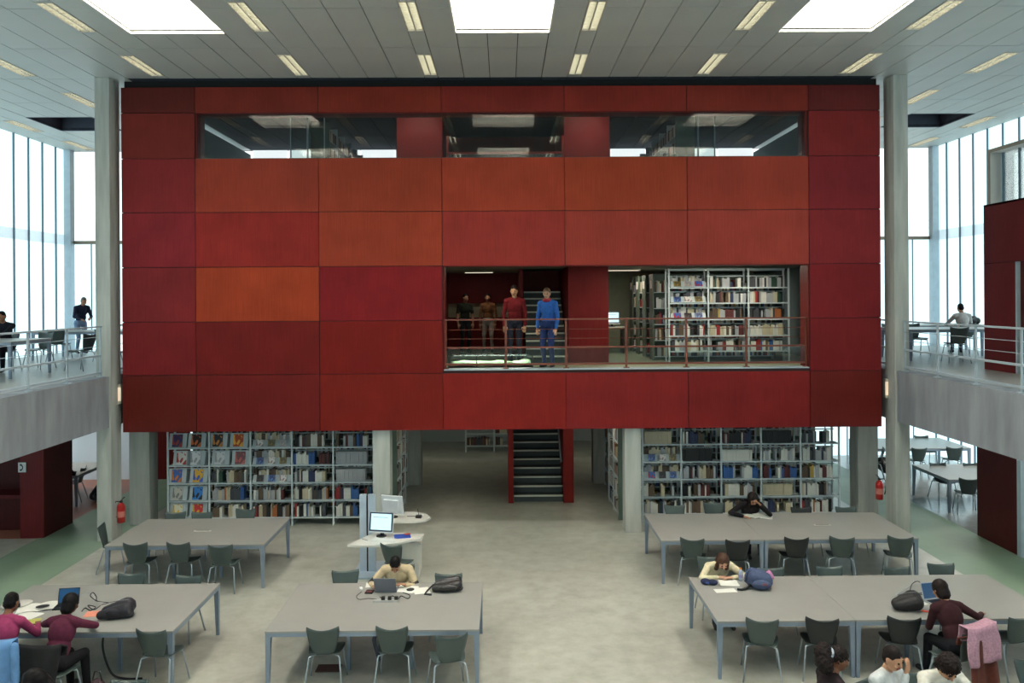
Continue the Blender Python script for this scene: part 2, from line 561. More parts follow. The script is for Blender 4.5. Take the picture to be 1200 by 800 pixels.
# ---- galleries: edge beam, floor slab
for s, nm in ((-1, 'left'), (1, 'right')):
    a, b = sorted((s * 8.02, s * 8.42))
    o = part('gallery_beam', MB().box(a, b, -4, 16.5, 2.31, ZB).box(a if s > 0 else a, b, 16.94, YB, 2.31, ZB), CONC_B)
    tag(o, 'deep concrete edge beam of the %s gallery' % nm, None, None, 'structure')
    a, b = sorted((s * 8.42, s * XW))
    o = part('gallery_slab', MB().box(a, b, -4, YB, 2.5, ZB - 0.002), FLOOR_UP)
    tag(o, 'gallery floor slab on the %s' % nm, None, None, 'structure')

# ---- side facades of channel glass
PW = 0.68
flat = MB().box(-0.006, 0.006, -PW / 2 + 0.014, PW / 2 - 0.014, 0, 1)
pane_mesh = flat.mesh('glass_channel', GLASSWALL)
pane_mesh_d = MB().box(-0.006, 0.006, -PW / 2 + 0.014, PW / 2 - 0.014, 0, 1).mesh('glass_channel_band', GLASSWALL_D)
mull_mesh = MB().box(-0.05, 0.012, -0.014, 0.014, 0, 1).mesh('mullion', MULL)
for s, nm in ((-1, 'left'), (1, 'right')):
    w = put('wall_' + nm, None, None, (s * XW, 0, 0)); tag(w, 'translucent channel glass facade beside the %s gallery' % nm, None, None, 'structure')
    nb = 0
    for (z0, z1, me) in ((ZB, 6.55, pane_mesh), (6.85, ZC, pane_mesh), (6.55, 6.85, pane_mesh_d), (0.0, 2.5, pane_mesh)):
        big = MB()
        for i in range(41):
            y = YB - 0.05 - PW * (i + 0.5)
            win = (s > 0 and 5.9 < z1 and abs(y - 20.4) < 0.98 and z0 > 6.6)
            if s > 0 and z0 > 6.6 and 19.3 < y < 21.4:
                big.box(-0.006, 0.006, y - PW / 2 + 0.014, y + PW / 2 - 0.014, 8.75, ZC)
                put('glass_channel', me, w, (0, y, z0), (0, 0, 0), (1, 1, 7.1 - z0))
                continue
            if y > 19.0 or (y > 17 and z0 < 1):
                put('glass_channel' if me is pane_mesh else 'glass_channel_band', me, w, (0, y, z0), (0, 0, 0), (1, 1, z1 - z0))
            else:
                big.box(-0.006, 0.006, y - PW / 2 + 0.014, y + PW / 2 - 0.014, z0, z1)
        if big.v:
            o = part('glass_channels_beyond_view', big, GLASSWALL if me is pane_mesh else GLASSWALL_D, w); o['kind'] = 'stuff'
    mb = MB()
    for i in range(42):
        y = YB - 0.05 - PW * i
        if y > 19.0:
            put('mullion', mull_mesh, w, (0, y, ZB), (0, 0, 0 if s > 0 else PI), (1, 1, ZC - ZB))
            put('mullion', mull_mesh, w, (0, y, 0), (0, 0, 0 if s > 0 else PI), (1, 1, 2.5))
        else:
            mb.box(-0.03, 0.03, y - 0.014, y + 0.014, 0, 2.5).box(-0.03, 0.03, y - 0.014, y + 0.014, ZB, ZC)
    o = part('mullions_beyond_view', mb, MULL, w); o['kind'] = 'stuff'
    part('facade_back', MB().box(s * 0.1, s * 0.16, -4, YB + 0.2, 2.3, ZB), GREY_WALL, w)
    part('corner_post', MB().box(*sorted((-s * 0.20, s * 0.02)), YB - 0.26, YB - 0.02, ZB, ZC), mat('corner_post_paint', (196, 212, 222), 0.5), w)

# timber-framed window box on the right facade
w = put('window_1', None, None, (XW - 0.03, 20.4, 7.9)); tag(w, 'timber-framed window set in the right channel glass facade', None, None, 'structure')
hl, hh = 1.0, 0.82
for nm, q in (('frame_rail', (-hl, hl, -hh, -hh + 0.09)), ('frame_rail', (-hl, hl, hh - 0.09, hh)), ('frame_stile', (-hl, -hl + 0.09, -hh + 0.09, hh - 0.09)), ('frame_stile', (hl - 0.09, hl, -hh + 0.09, hh - 0.09))):
    part(nm, MB().box(-0.30, 0.05, q[0], q[1], q[2], q[3]), WHITE, w)
    part('frame_edge', MB().box(-0.32, -0.30, q[0], q[1], q[2], q[3]), FRAME_W, w)
part('pane', MB().box(0.0, 0.012, -hl + 0.09, hl - 0.09, -hh + 0.09, hh - 0.09), GLASS, w)
part('frame_mullion', MB().box(-0.05, 0.05, -0.2, -0.14, -hh + 0.09, hh - 0.09), FRAME_W, w)

# ---- rear facade of the galleries
for s, nm in ((-1, 'left'), (1, 'right')):
    w = put('wall_back_' + nm, None, None, (0, YB, 0)); tag(w, 'rear facade at the end of the %s gallery, clear window over channel glass' % nm, None, None, 'structure')
    x0, x1 = 7.86, XW - 0.02
    X = lambda a, b: sorted((s * a, s * b))
    for i in range(8):
        a, b = X(x1 - PW * i - 0.015, max(x1 - PW * (i + 1) + 0.015, x0))
        if 4 <= i <= 5:
            part('glass_channel', MB().box(a, b, -0.006, 0.006, 5.55, 6.58), GLASSWALL, w)
        else:
            part('glass_channel', MB().box(a, b, -0.006, 0.006, ZB, 6.58), GLASSWALL, w)
        part('glass_channel', MB().box(a, b, -0.006, 0.006, 0, 2.5), GLASSWALL, w)
        m0 = s * (x1 - PW * (i + 1))
        part('mullion', MB().box(m0 - 0.014, m0 + 0.014, -0.03, 0.03, ZB, 6.58).box(m0 - 0.014, m0 + 0.014, -0.03, 0.03, 0, 2.5), MULL, w)
    a, b = X(x1 - PW * 6 + 0.03, x1 - PW * 4 - 0.03)
    g = part('window_frame', MB().box(a, a + 0.07, -0.12, 0.05, ZB + 0.05, 5.55).box(b - 0.07, b, -0.12, 0.05, ZB + 0.05, 5.55).box(a, b, -0.12, 0.05, 5.47, 5.55).box(a, b, -0.12, 0.05, ZB, ZB + 0.08), FRAME_W, w)
    part('pane', MB().box(a + 0.07, b - 0.07, 0, 0.012, ZB + 0.08, 5.47), GLASS, w)
    a, b = X(x0, x1)
    part('transom', MB().box(a, b, -0.08, 0.08, 6.58, 6.68), FRAME_W, w)
    part('window_pane', MB().box(a, b, 0, 0.012, 6.68, ZC), GLASS, w)
    part('spandrel', MB().box(a, b, 0.0, 0.1, 2.5, ZB), GREY_WALL, w)

# ---- wall behind the camera, and the enclosure under the box
w = put('wall_front', None, None, (0, -4.0, 0)); tag(w, 'unseen wall behind the viewpoint with glowing channel glass added to light the hall', None, None, 'structure')  # unseen wall; its glowing glass added to light the hall from the front
mb = MB(); mm = MB()
for i in range(39):
    x = -XW + PW * (i + 0.5)
    mb.box(x - PW / 2 + 0.014, x + PW / 2 - 0.014, -0.006, 0.006, 2.6, 7.0)
    mm.box(x - PW / 2 - 0.014, x - PW / 2 + 0.014, -0.03, 0.03, 0, ZC)
o = part('fill_glass_channels', mb, GLASSWALL, w); o['kind'] = 'stuff'
o = part('mullions', mm, MULL, w); o['kind'] = 'stuff'
part('plinth', MB().box(-XW - 0.2, XW + 0.2, -0.1, 0.1, 0, 2.6), CONC, w)
part('upper_wall', MB().box(-XW - 0.2, XW + 0.2, -0.1, 0.1, 7.0, ZC + 0.1), WHITE, w)
o = part('wall_rear_ground', MB().box(-8.4, 8.4, 27.6, 27.7, 0, 2.6).box(-8.4, -8.3, YB, 27.6, 0, 2.6).box(8.3, 8.4, YB, 27.6, 0, 2.6).box(-8.4, 8.4, YB + 0.2, 27.7, 2.6, 2.7), GREY_WALL); tag(o, 'grey rear wall of the book stacks under the box', None, None, 'structure')
o = part('wall_pale_left', MB().box(-XW + 0.05, -9.62, 22.2, 22.3, 0, 2.5), PALE_WALL); tag(o, 'pale blue wall behind the reading corner under the left gallery', None, None, 'structure')
part('joint', MB().box(-10.62, -10.6, 22.19, 22.2, 0, 2.5), MULL, o)
o = part('door_1', MB().box(-9.6, -8.6, 22.18, 22.24, 0.0, 2.3), DRED); tag(o, 'dark red door panel seen between the left columns', None, None, 'structure')
part('door_handle', MB().tube([(-8.72, 22.14, 1.0), (-8.72, 22.14, 1.2)], 0.012), CHROME, o)

# ================================================================== THE RED BOX
box = put('wall_box', None); tag(box, 'large cantilevered box clad in stained red panels', None, None, 'structure')
XE = [BX0, -6.33, -3.80, -1.27, 1.26, 3.79, 6.31, BX1]
ZE = [BZ0, 3.34, 4.43, 5.55, 6.675, 7.78, 8.72, BZ1]
# tones read from the photograph, row by row from the bottom
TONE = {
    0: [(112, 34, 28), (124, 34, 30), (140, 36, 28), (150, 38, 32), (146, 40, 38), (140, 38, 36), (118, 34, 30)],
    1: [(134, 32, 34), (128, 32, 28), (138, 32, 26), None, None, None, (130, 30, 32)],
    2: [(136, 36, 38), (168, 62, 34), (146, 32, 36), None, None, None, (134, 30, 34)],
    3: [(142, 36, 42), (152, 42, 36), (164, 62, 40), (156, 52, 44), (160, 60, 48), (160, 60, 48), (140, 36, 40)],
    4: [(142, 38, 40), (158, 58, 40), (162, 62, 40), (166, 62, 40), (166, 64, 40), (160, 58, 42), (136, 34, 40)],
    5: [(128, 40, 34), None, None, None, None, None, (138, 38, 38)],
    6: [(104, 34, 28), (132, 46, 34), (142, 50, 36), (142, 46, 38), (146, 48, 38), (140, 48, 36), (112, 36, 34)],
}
SATUR = 1.0
g = 0.006
for r in range(7):
    for c in range(7):
        t = TONE[r][c]
        if t is None:
            continue
        x0, x1, z0, z1 = XE[c], XE[c + 1], ZE[r], ZE[r + 1]
        M = wood_mat('red_panel_r%d_c%d' % (r, c), tuple(v * k for v, k in zip(t, ((0.89, 0.90, 0.92) if r < 3 and t[1] < 50 else (0.94, 0.96, 0.98)))) if c not in (0, 6) else (t[0] * 0.91, t[1] * 0.98, t[2] * 0.98), 0.48)  # lower rows darkened, putting the falloff of light into the panel colour
        mb = MB().box(x0 + g, x1 - g, -0.0, 0.03, z0 + g, z1 - g)
        o = part('panel', mb, M, box, loc=(0, BY + random.uniform(-0.0015, 0.0015), 0), bevel=0.003)
# half panel joint in the photograph: the dark panel right of the orange one is a slightly different tone on its left
backing = MB()
OPEN = [(-1.25, 6.30, 3.41, 5.55), (-6.31, 6.27, 7.78, 8.72)]
for r in rects_minus(BX0 + 0.02, BX1 - 0.02, BZ0 + 0.01, BZ1 - 0.01, OPEN):
    backing.box(r[0], r[1], BY + 0.031, BY + 0.2, r[2], r[3])
part('panel_backing', backing, mat('panel_joint_dark', (52, 22, 20), 0.7), box)  # dark red-brown backing showing in the panel joints
SIDE = wood_mat('red_side_panel', (118, 32, 32))
for i in range(4):
    y0, y1 = BY + 0.2 + i * 1.95, BY + 0.2 + (i + 1) * 1.95
    for z0, z1 in ((BZ0, 3.34), (3.34, 5.55), (5.55, 7.78), (7.78, BZ1)):
        for s in (-1, 1):
            e = BX0 if s < 0 else BX1
            a, b = sorted((e, e - s * 0.03))
            part('side_panel', MB().box(a, b, y0 + g, y1 - g, z0 + g, z1 - g), SIDE, box)
INWALL = mat('box_inner_wall', (100, 114, 118), 0.9, spec=0.1)  # wall colour darkened to carry the dimness of the interior
part('side_wall', MB().box(BX0 + 0.03, BX0 + 0.2, BY + 0.2, YB - 0.1, BZ0, BZ1), INWALL, box)
part('side_wall', MB().box(BX1 - 0.2, BX1 - 0.03, BY + 0.2, YB - 0.1, BZ0, BZ1), INWALL, box)
part('top_fascia', MB().box(BX0 + 0.02, BX1 - 0.02, BY + 0.12, BY + 0.3, BZ1 - 0.02, ZC + 0.03), DARKGAP, box)
# reveals of the two openings
for (x0, x1, z0, z1) in OPEN:
    rm = wood_mat('red_reveal', (112, 34, 30))
    part('reveal', MB().box(x0, x0 + 0.02, BY + 0.005, BY + 0.45, z0, z1), rm, box)
    part('reveal', MB().box(x1 - 0.02, x1, BY + 0.005, BY + 0.45, z0, z1), rm, box)
    part('reveal', MB().box(x0, x1, BY + 0.005, BY + 0.45, z1 - 0.015, z1 + 0.005), rm, box)
part('sill', MB().box(-1.25, 6.30, BY + 0.004, BY + 0.35, 3.395, 3.42), STEEL_W, box)
part('sill', MB().box(-6.31, 6.27, BY + 0.004, BY + 0.25, 7.765, 7.785), mat('dark_sill', (70, 60, 58), 0.5), box)
# slabs inside the box (stair wells left open)
UNDER = mat('soffit_paint', (150, 146, 130), 0.7, 0, 0.03, 1)
IN_FL = mat('box_floor_green', (138, 146, 118), 0.4, 0, 0.05, 1)
LOW = MB()
for r in rects_minus(BX0 + 0.2, BX1 - 0.2, BY + 0.2, YB - 0.1, [(0.06, 1.64, 21.2, 24.5)]):
    LOW.box(r[0], r[1], r[2], r[3], BZ0 + 0.01, BZ0 + 0.06)
part('soffit', LOW, UNDER, box)
LOW = MB()
for r in rects_minus(BX0 + 0.2, BX1 - 0.2, BY + 0.2, YB - 0.1, [(0.06, 1.64, 21.2, 24.5)]):
    LOW.box(r[0], r[1], r[2], r[3], 3.28, ZB)
part('box_floor', LOW, IN_FL, box)
MID = MB()
for r in rects_minus(BX0 + 0.2, BX1 - 0.2, BY + 0.2, YB - 0.1, [(0.45, 1.55, 20.6, 24.5)]):
    MID.box(r[0], r[1], r[2], r[3], 5.62, 6.9)
part('middle_slab', MID, mat('box_ceiling_paint', (150, 156, 146), 0.7), box)
# rear wall of the box: dark red at the lower level, clerestory window at the upper level
part('rear_wall', MB().box(BX0 + 0.2, BX1 - 0.2, YB - 0.1, YB, 2.17, 6.9), mat('box_rear_wall', (168, 176, 150), 0.7), box)
part('rear_wall', MB().box(BX0 + 0.2, BX1 - 0.2, YB - 0.1, YB, 6.9, 8.2), GREY_WALL, box)
part('rear_wall', MB().box(-3.25, 3.25, YB - 0.1, YB, 8.2, ZC), GREY_WALL, box)
for s in (-1, 1):
    a, b = sorted((s * 3.25, s * 7.62))
    for i in range(4):
        aa = a + (b - a) * i / 4; bb = a + (b - a) * (i + 1) / 4
        part('clerestory_pane', MB().box(aa + 0.02, bb - 0.02, YB - 0.03, YB - 0.015, 8.2, ZC), glow_mat('clerestory_glow', (246, 250, 250), 0.75), box)
# the red stair core
core = put('wall_core', None); tag(core, 'dark red panelled stair core inside the box', None, None, 'structure')
part('panel', MB().box(1.52, 2.47, 19.2, 19.3, 3.34, 5.62), DRED2, core)
part('panel', MB().box(2.37, 2.47, 19.3, 24.5, 3.34, 5.62), DRED2, core)
part('panel', MB().box(1.52, 1.60, 19.3, 24.5, 3.34, 5.62), DRED2, core)
part('panel', MB().box(-1.75, 0.48, 24.2, 24.3, 3.34, 4.30), DRED2, core)
part('panel', MB().box(-1.75, 0.48, 24.2, 24.3, 4.72, 5.62), DRED2, core)
part('pale_panel', MB().box(-1.75, 0.48, 24.4, 24.45, 4.2, 4.8), mat('pale_slot', (190, 180, 150), 0.7), core)
part('panel', MB().box(-1.75, -1.67, 17.6, 24.2, 3.34, 5.62), DRED2, core)
part('panel', MB().box(0.40, 0.48, 20.6, 24.2, 3.34, 5.62), DRED2, core)
part('panel', MB().box(0.48, 1.52, 22.6, 22.7, 3.34, 5.62), DRED2, core)
for s in (-1, 1):
    a, b = sorted((s * 1.44, s * 2.52))
    part('panel', MB().box(a, b, 19.2, 19.3, 6.9, 9.36), DRED2, core)
    a, b = sorted((s * 2.42, s * 2.52))
    part('panel', MB().box(a, b, 19.3, 24.5, 6.9, 9.36), DRED2, core)
    a, b = sorted((s * 1.44, s * 1.52))
    part('panel', MB().box(a, b, 19.3, 24.5, 6.9, 9.36), DRED2, core)
part('panel', MB().box(-1.44, 1.44, 22.6, 22.7, 6.9, 9.36), DRED2, core)

# upper glazing
w = put('window_2', None, None, (0, BY + 0.10, 0)); tag(w, 'long reflective window strip high in the red box', None, None, 'structure')
for a, b in ((-6.29, -3.80), (-3.80, -1.27), (-1.27, 1.26), (1.26, 3.79), (3.79, 6.25)):
    part('pane', MB().box(a + 0.004, b - 0.004, 0, 0.012, 7.785, 8.705), GLASS_UP, w)
# upper floor inner balustrade seen through the middle pane
t = thing('inner_balustrade', 'red-railed glass balustrade behind the middle upper window', 'balustrade', (0, 18.6, 6.9))
part('top_rail', MB().box(-1.3, 1.4, -0.03, 0.03, 1.28, 1.33), mat('red_rail_paint', (170, 52, 40), 0.4), t)
part('glass_panel', MB().box(-1.25, 1.35, -0.006, 0.006, 0.1, 1.26), GLASS, t)
for x in (-1.28, 1.36):
    part('post', MB().box(x - 0.025, x + 0.025, -0.03, 0.03, 0, 1.7), MATS['red_rail_paint'], t)
for s, nm in ((-1, 'left'), (1, 'right')):
    t = thing('glass_screen', 'free-standing glass screen behind the %s upper window' % nm, 'screen', (s * 4.55, 18.9, 6.9))
    part('glass_panel', MB().box(-0.38, -0.02, -0.006, 0.006, 0.05, 2.2), GLASS, t)
    part('glass_panel', MB().box(0.02, 0.38, -0.006, 0.006, 0.05, 2.2), GLASS, t)
    part('frame', MB().box(-0.02, 0.02, -0.02, 0.02, 0, 2.25).box(-0.4, -0.38, -0.02, 0.02, 0, 2.25).box(0.38, 0.4, -0.02, 0.02, 0, 2.25), STEEL_W, t)

# lamps inside the box (ceiling of the lower level, soffit underneath)
LAMP_FACE = glow_mat('lamp_panel', (255, 244, 214), 0.8)


def ceiling_lamp(x, y, z, sx, sy, watts, label, col=(1.0, 0.93, 0.76)):
    t = thing('lamp_panel', label, 'lamp', (x, y, z))
    part('housing', MB().box(-sx / 2, sx / 2, -sy / 2, sy / 2, -0.03, 0.0), TRIM, t)
    part('diffuser', MB().box(-sx / 2 + 0.02, sx / 2 - 0.02, -sy / 2 + 0.02, sy / 2 - 0.02, -0.036, -0.03), LAMP_FACE, t)
    ld = bpy.data.lights.new('lamp_light', 'AREA'); ld.shape = 'RECTANGLE'; ld.size = sx; ld.size_y = sy
    ld.energy = watts; ld.color = col
    lo = bpy.data.objects.new('lamp_light', ld); COL.objects.link(lo); lo.location = (0, 0, -0.05); lo.parent = t


for i, (x, y) in enumerate(((3.2, 18.0), (5.4, 18.0), (3.0, 21.5), (5.6, 21.6))):
    ceiling_lamp(x, y, 5.617, 1.2, 0.3, BOX_LAMP, 'flat ceiling lamp over the book room in the red box, %s' % ('front near the core', 'front near the far corner', 'rear near the core', 'rear near the far corner')[i])
ceiling_lamp(-0.3, 18.2, 5.617, 1.0, 0.3, BOX_LAMP * 0.45, 'flat ceiling lamp over the stair landing in the red box')
ceiling_lamp(-0.7, 22.6, 5.617, 0.8, 0.3, BOX_LAMP * 0.13, 'added ceiling light brightening the two shadowed figures in the box')  # light added to lift the two far figures out of the dark
for i, (x, y) in enumerate(((-5.5, 19.5), (5.5, 19.5), (-1.2, 18.2), (2.0, 18.2), (-1.6, 24.0), (-5.0, 23.2), (5.0, 23.2), (2.2, 24.0))):
    ceiling_lamp(x, y, BZ0 + 0.007, 1.2, 0.25, UNDER_LAMP, col=(1.0, 0.9, 0.66), label='flat soffit lamp under the red box over the %s' % ('shelf aisle behind the magazines', 'shelf aisle behind the woman in black', 'floor before the stairs, magazine side', 'floor beside the stair string', 'rear floor beside the stairs', 'rear stacks, magazine side', 'rear stacks, far side', 'rear floor behind the stair string')[i])
for s in (-1, 1):  # lights added on the upper floor so the core walls read red
    ceiling_lamp(s * 2.0, 18.4, ZC - 0.0, 0.6, 0.28, BOX_LAMP * 0.8, 'added ceiling light on the upper floor brightening the %s core wall' % ('left' if s < 0 else 'right'))

for i, (x, y) in enumerate(((-11.4, 20.2), (11.4, 20.6), (11.4, 17.2), (-8.9, 14.0), (8.9, 14.0))):  # unseen lights added to brighten the dark areas under the galleries
    ceiling_lamp(x, y, 2.497, 1.2, 0.3, 22.0 if i < 3 else 8.0, 'added soffit light under the %s' % ('left gallery above the half-hidden table', 'right gallery between the two tables', 'right gallery by the red panel', 'left gallery walkway', 'right gallery walkway')[i], (1.0, 0.97, 0.9))
# ================================================================== STAIRS AND RAILINGS
def stair(label, x0, x1, y0, z0, n, rise, going, strings):
    t = thing('staircase', label, 'stairs', ((x0 + x1) / 2, y0, z0))
    hw = (x1 - x0) / 2
    TR = mat('stair_riser', (62, 70, 68), 0.6); NO = mat('stair_nosing', (205, 205, 190), 0.5)
    r = MB().box(-hw, hw, 0, going, 0.0, rise - 0.03).mesh('riser', TR)
    tr = MB().box(-hw, hw, -0.02, going + 0.02, rise - 0.03, rise).mesh('tread', TR)
    no = MB().box(-hw, hw, -0.045, -0.012, rise - 0.034, rise + 0.004).mesh('nosing', NO)
    for k in range(n):
        a = put('tread', tr, t, (0, k * going, k * rise))
        put('riser', r, t, (0, k * going, k * rise))
        put('nosing', no, a)
    for (sx0, sx1, hgt) in strings:
        a = MB()
        L = n * going
        poly = [(-0.12, 0.0), (3.0, 0.0), (3.0, hgt), (-0.12, hgt)]
        M = Matrix(((0, 0, 1, 0), (1, 0, 0, 0), (0, 1, 0, 0), (0, 0, 0, 1)))
        a.prism(poly, sx0 - (x0 + x1) / 2, sx1 - (x0 + x1) / 2, M)
        part('string', a, wood_mat('stair_string', (128, 36, 32)), t)
    return t


st = stair('red-sided staircase rising from the ground floor into the box', 0.20, 1.38, 19.40, 0.0, 20, 0.167, 0.26,
           [(0.07, 0.195, 2.165), (1.385, 1.63, 2.165)])
part('handrail', MB().tube([(0.55, 0.0, 0.95), (0.55, 1.7, 2.05)], 0.018), STEEL_W, st)
st2 = stair('upper staircase with white nosings beside the blurred visitors in the box', 0.52, 1.48, 19.15, ZB, 10, 0.17, 0.25, [])


def railing(name, label, p0, p1, n_posts, z, mat_r, kind):
    """railing from p0 to p1 (xy); kind 'gallery' or 'box'"""
    p0, p1 = Vector(p0), Vector(p1)
    d = p1 - p0; L = d.length; ang = math.atan2(d.y, d.x)
    t = thing(name, label, 'railing', (p0.x, p0.y, z), ang)
    step = L / (n_posts - 1)
    top = 1.0
    pm = MB().box(-0.022, 0.022, -0.012, 0.012, 0.0, top).box(-0.06, 0.06, -0.05, 0.05, 0, 0.015).mesh('post', mat_r)
    for i in range(n_posts):
        put('post', pm, t, (i * step, 0, 0))
    part('top_rail', MB().box(-0.03, L + 0.03, -0.03, 0.03, top, top + 0.03), mat_r, t)
    part('middle_rail', MB().box(-0.02, L + 0.02, -0.026, 0.026, 0.42, 0.455), mat_r, t)
    part('bottom_rail', MB().box(-0.02, L + 0.02, -0.026, 0.026, 0.07, 0.11), mat_r, t)
    for h in (0.62, 0.81):
        part('wire', MB().tube([(0, 0, h), (L, 0, h)], 0.006, 6), mat_r if kind == 'box' else STEEL_W, t)
    for i in range(n_posts - 1 if kind == 'box' else 0):
        part('glass_infill', MB().box(i * step + 0.03, (i + 1) * step - 0.03, -0.004, 0.004, 0.11, 0.42), GLASS_LOW, t)
    return t


railing('gallery_railing', 'pale steel railing along the left gallery edge', (-8.14, 16.40), (-8.14, 16.40 - 1.24 * 11), 12, ZB, STEEL_W, 'gallery')
railing('gallery_railing', 'pale steel railing along the right gallery edge', (8.14, 16.40), (8.14, 16.40 - 1.24 * 11), 12, ZB, STEEL_W, 'gallery')
railing('gallery_railing', 'pale steel railing behind the left column on the gallery', (-8.2, 17.0), (-8.2, 24.4), 7, ZB, STEEL_W, 'gallery')
railing('gallery_railing', 'pale steel railing behind the right column on the gallery', (8.2, 17.0), (8.2, 24.4), 7, ZB, STEEL_W, 'gallery')
railing('box_railing', 'rust-red railing across the opening of the red box', (-1.22, BY + 0.10), (6.27, BY + 0.10), 7, 3.42, RAIL_R, 'box')

# ================================================================== CHAIRS
def chair_meshes():
    d = {}
    # backrest: waisted shell, concave top edge with raised corners
    def back(u, v):
        t = v
        x = 2 * u - 1
        w = 0.115 + (0.21 - 0.115) * (t ** 0.62)
        if t > 0.9:
            w -= 0.012 * ((t - 0.9) / 0.1) ** 2
        z = 0.455 + 0.345 * t + (0.038 * x * x - 0.012) * max(0, (t - 0.55) / 0.45) ** 1.4
        y = -0.185 - 0.105 * t ** 1.15 + 0.045 * x * x * (0.35 + 0.65 * t)
        return Vector((x * w, y, z))
    d['backrest'] = MB().sheet(back, 12, 10, 0.011).mesh('backrest', CHAIR, True)

    def seat(u, v):
        x = 2 * u - 1; t = v        # 0 = rear bend, 1 = front lip
        if t < 0.25:
            k = t / 0.25
            w = 0.115 + 0.075 * k ** 0.8
            a = (1 - k) * PI / 2
            y = -0.185 + 0.06 * (1 - math.sin(a)) - 0.0
            z = 0.455 - 0.03 * math.cos(a) * 0.5
        else:
            k = (t - 0.25) / 0.75
            w = 0.19 + 0.035 * math.sin(PI * min(1, k * 0.75)) - 0.05 * max(0, k - 0.75) / 0.25
            y = -0.125 + 0.36 * k
            z = 0.437 + 0.006 * k - 0.025 * max(0, k - 0.8) / 0.2
        z += 0.012 * x * x
        return Vector((x * w, y, z))
    d['seat'] = MB().sheet(seat, 10, 12, 0.011).mesh('seat', CHAIR, True)
    for nm, sx, sy in (('fl', -1, 1), ('fr', 1, 1), ('bl', -1, -1), ('br', 1, -1)):
        top = (sx * 0.06, sy * 0.05, 0.425)
        knee = (sx * 0.19, sy * (0.15 if sy > 0 else 0.15), 0.405)
        foot = (sx * 0.235, sy * (0.235 if sy > 0 else 0.265), 0.0)
        knee2 = tuple(k + (f - k) * 0.08 for k, f in zip(knee, foot))
        d[nm] = MB().tube([top, knee, knee2, foot], 0.0115, 6).mesh('leg', CHROME, True)
    return d


CM = chair_meshes()
CHAIR_K = mat('black_shell', (34, 38, 38), 0.4, 0, 0.06, 10, spec=0.4)
for k in ('seat', 'backrest'):
    CM[k + '_k'] = CM[k].copy(); CM[k + '_k'].materials[0] = CHAIR_K


def chair(x, y, rz, label, z=0.0, group='waisted shell chairs', black=False):
    t = thing('chair', label, 'chair', (x, y, z), rz, group)
    kk = '_k' if black else ''
    put('seat', CM['seat' + kk], t); put('backrest', CM['backrest' + kk], t)
    for k in ('fl', 'fr', 'bl', 'br'):
        put('leg', CM[k], t)
    return t


def chair_at(px, py, rz, label, zoff=0.0, edge=None, black=False):
    """chair whose back's top edge centre stands at the pixel"""
    p = at_z(px, py, zoff + 0.79)
    if edge:       # keep the back clear of the table edge it stands before
        gap = 0.11 + 0.16 * abs(math.sin(rz))
        y = min(p.y, edge - gap) if math.cos(rz) > 0 else max(p.y, edge + gap)
        p = Vector((p.x * y / p.y, y, p.z))
    q = Matrix.Rotation(rz, 3, 'Z') @ Vector((0, -0.28, 0))
    return chair(p.x - q.x, p.y - q.y, rz, label, zoff, black=black)


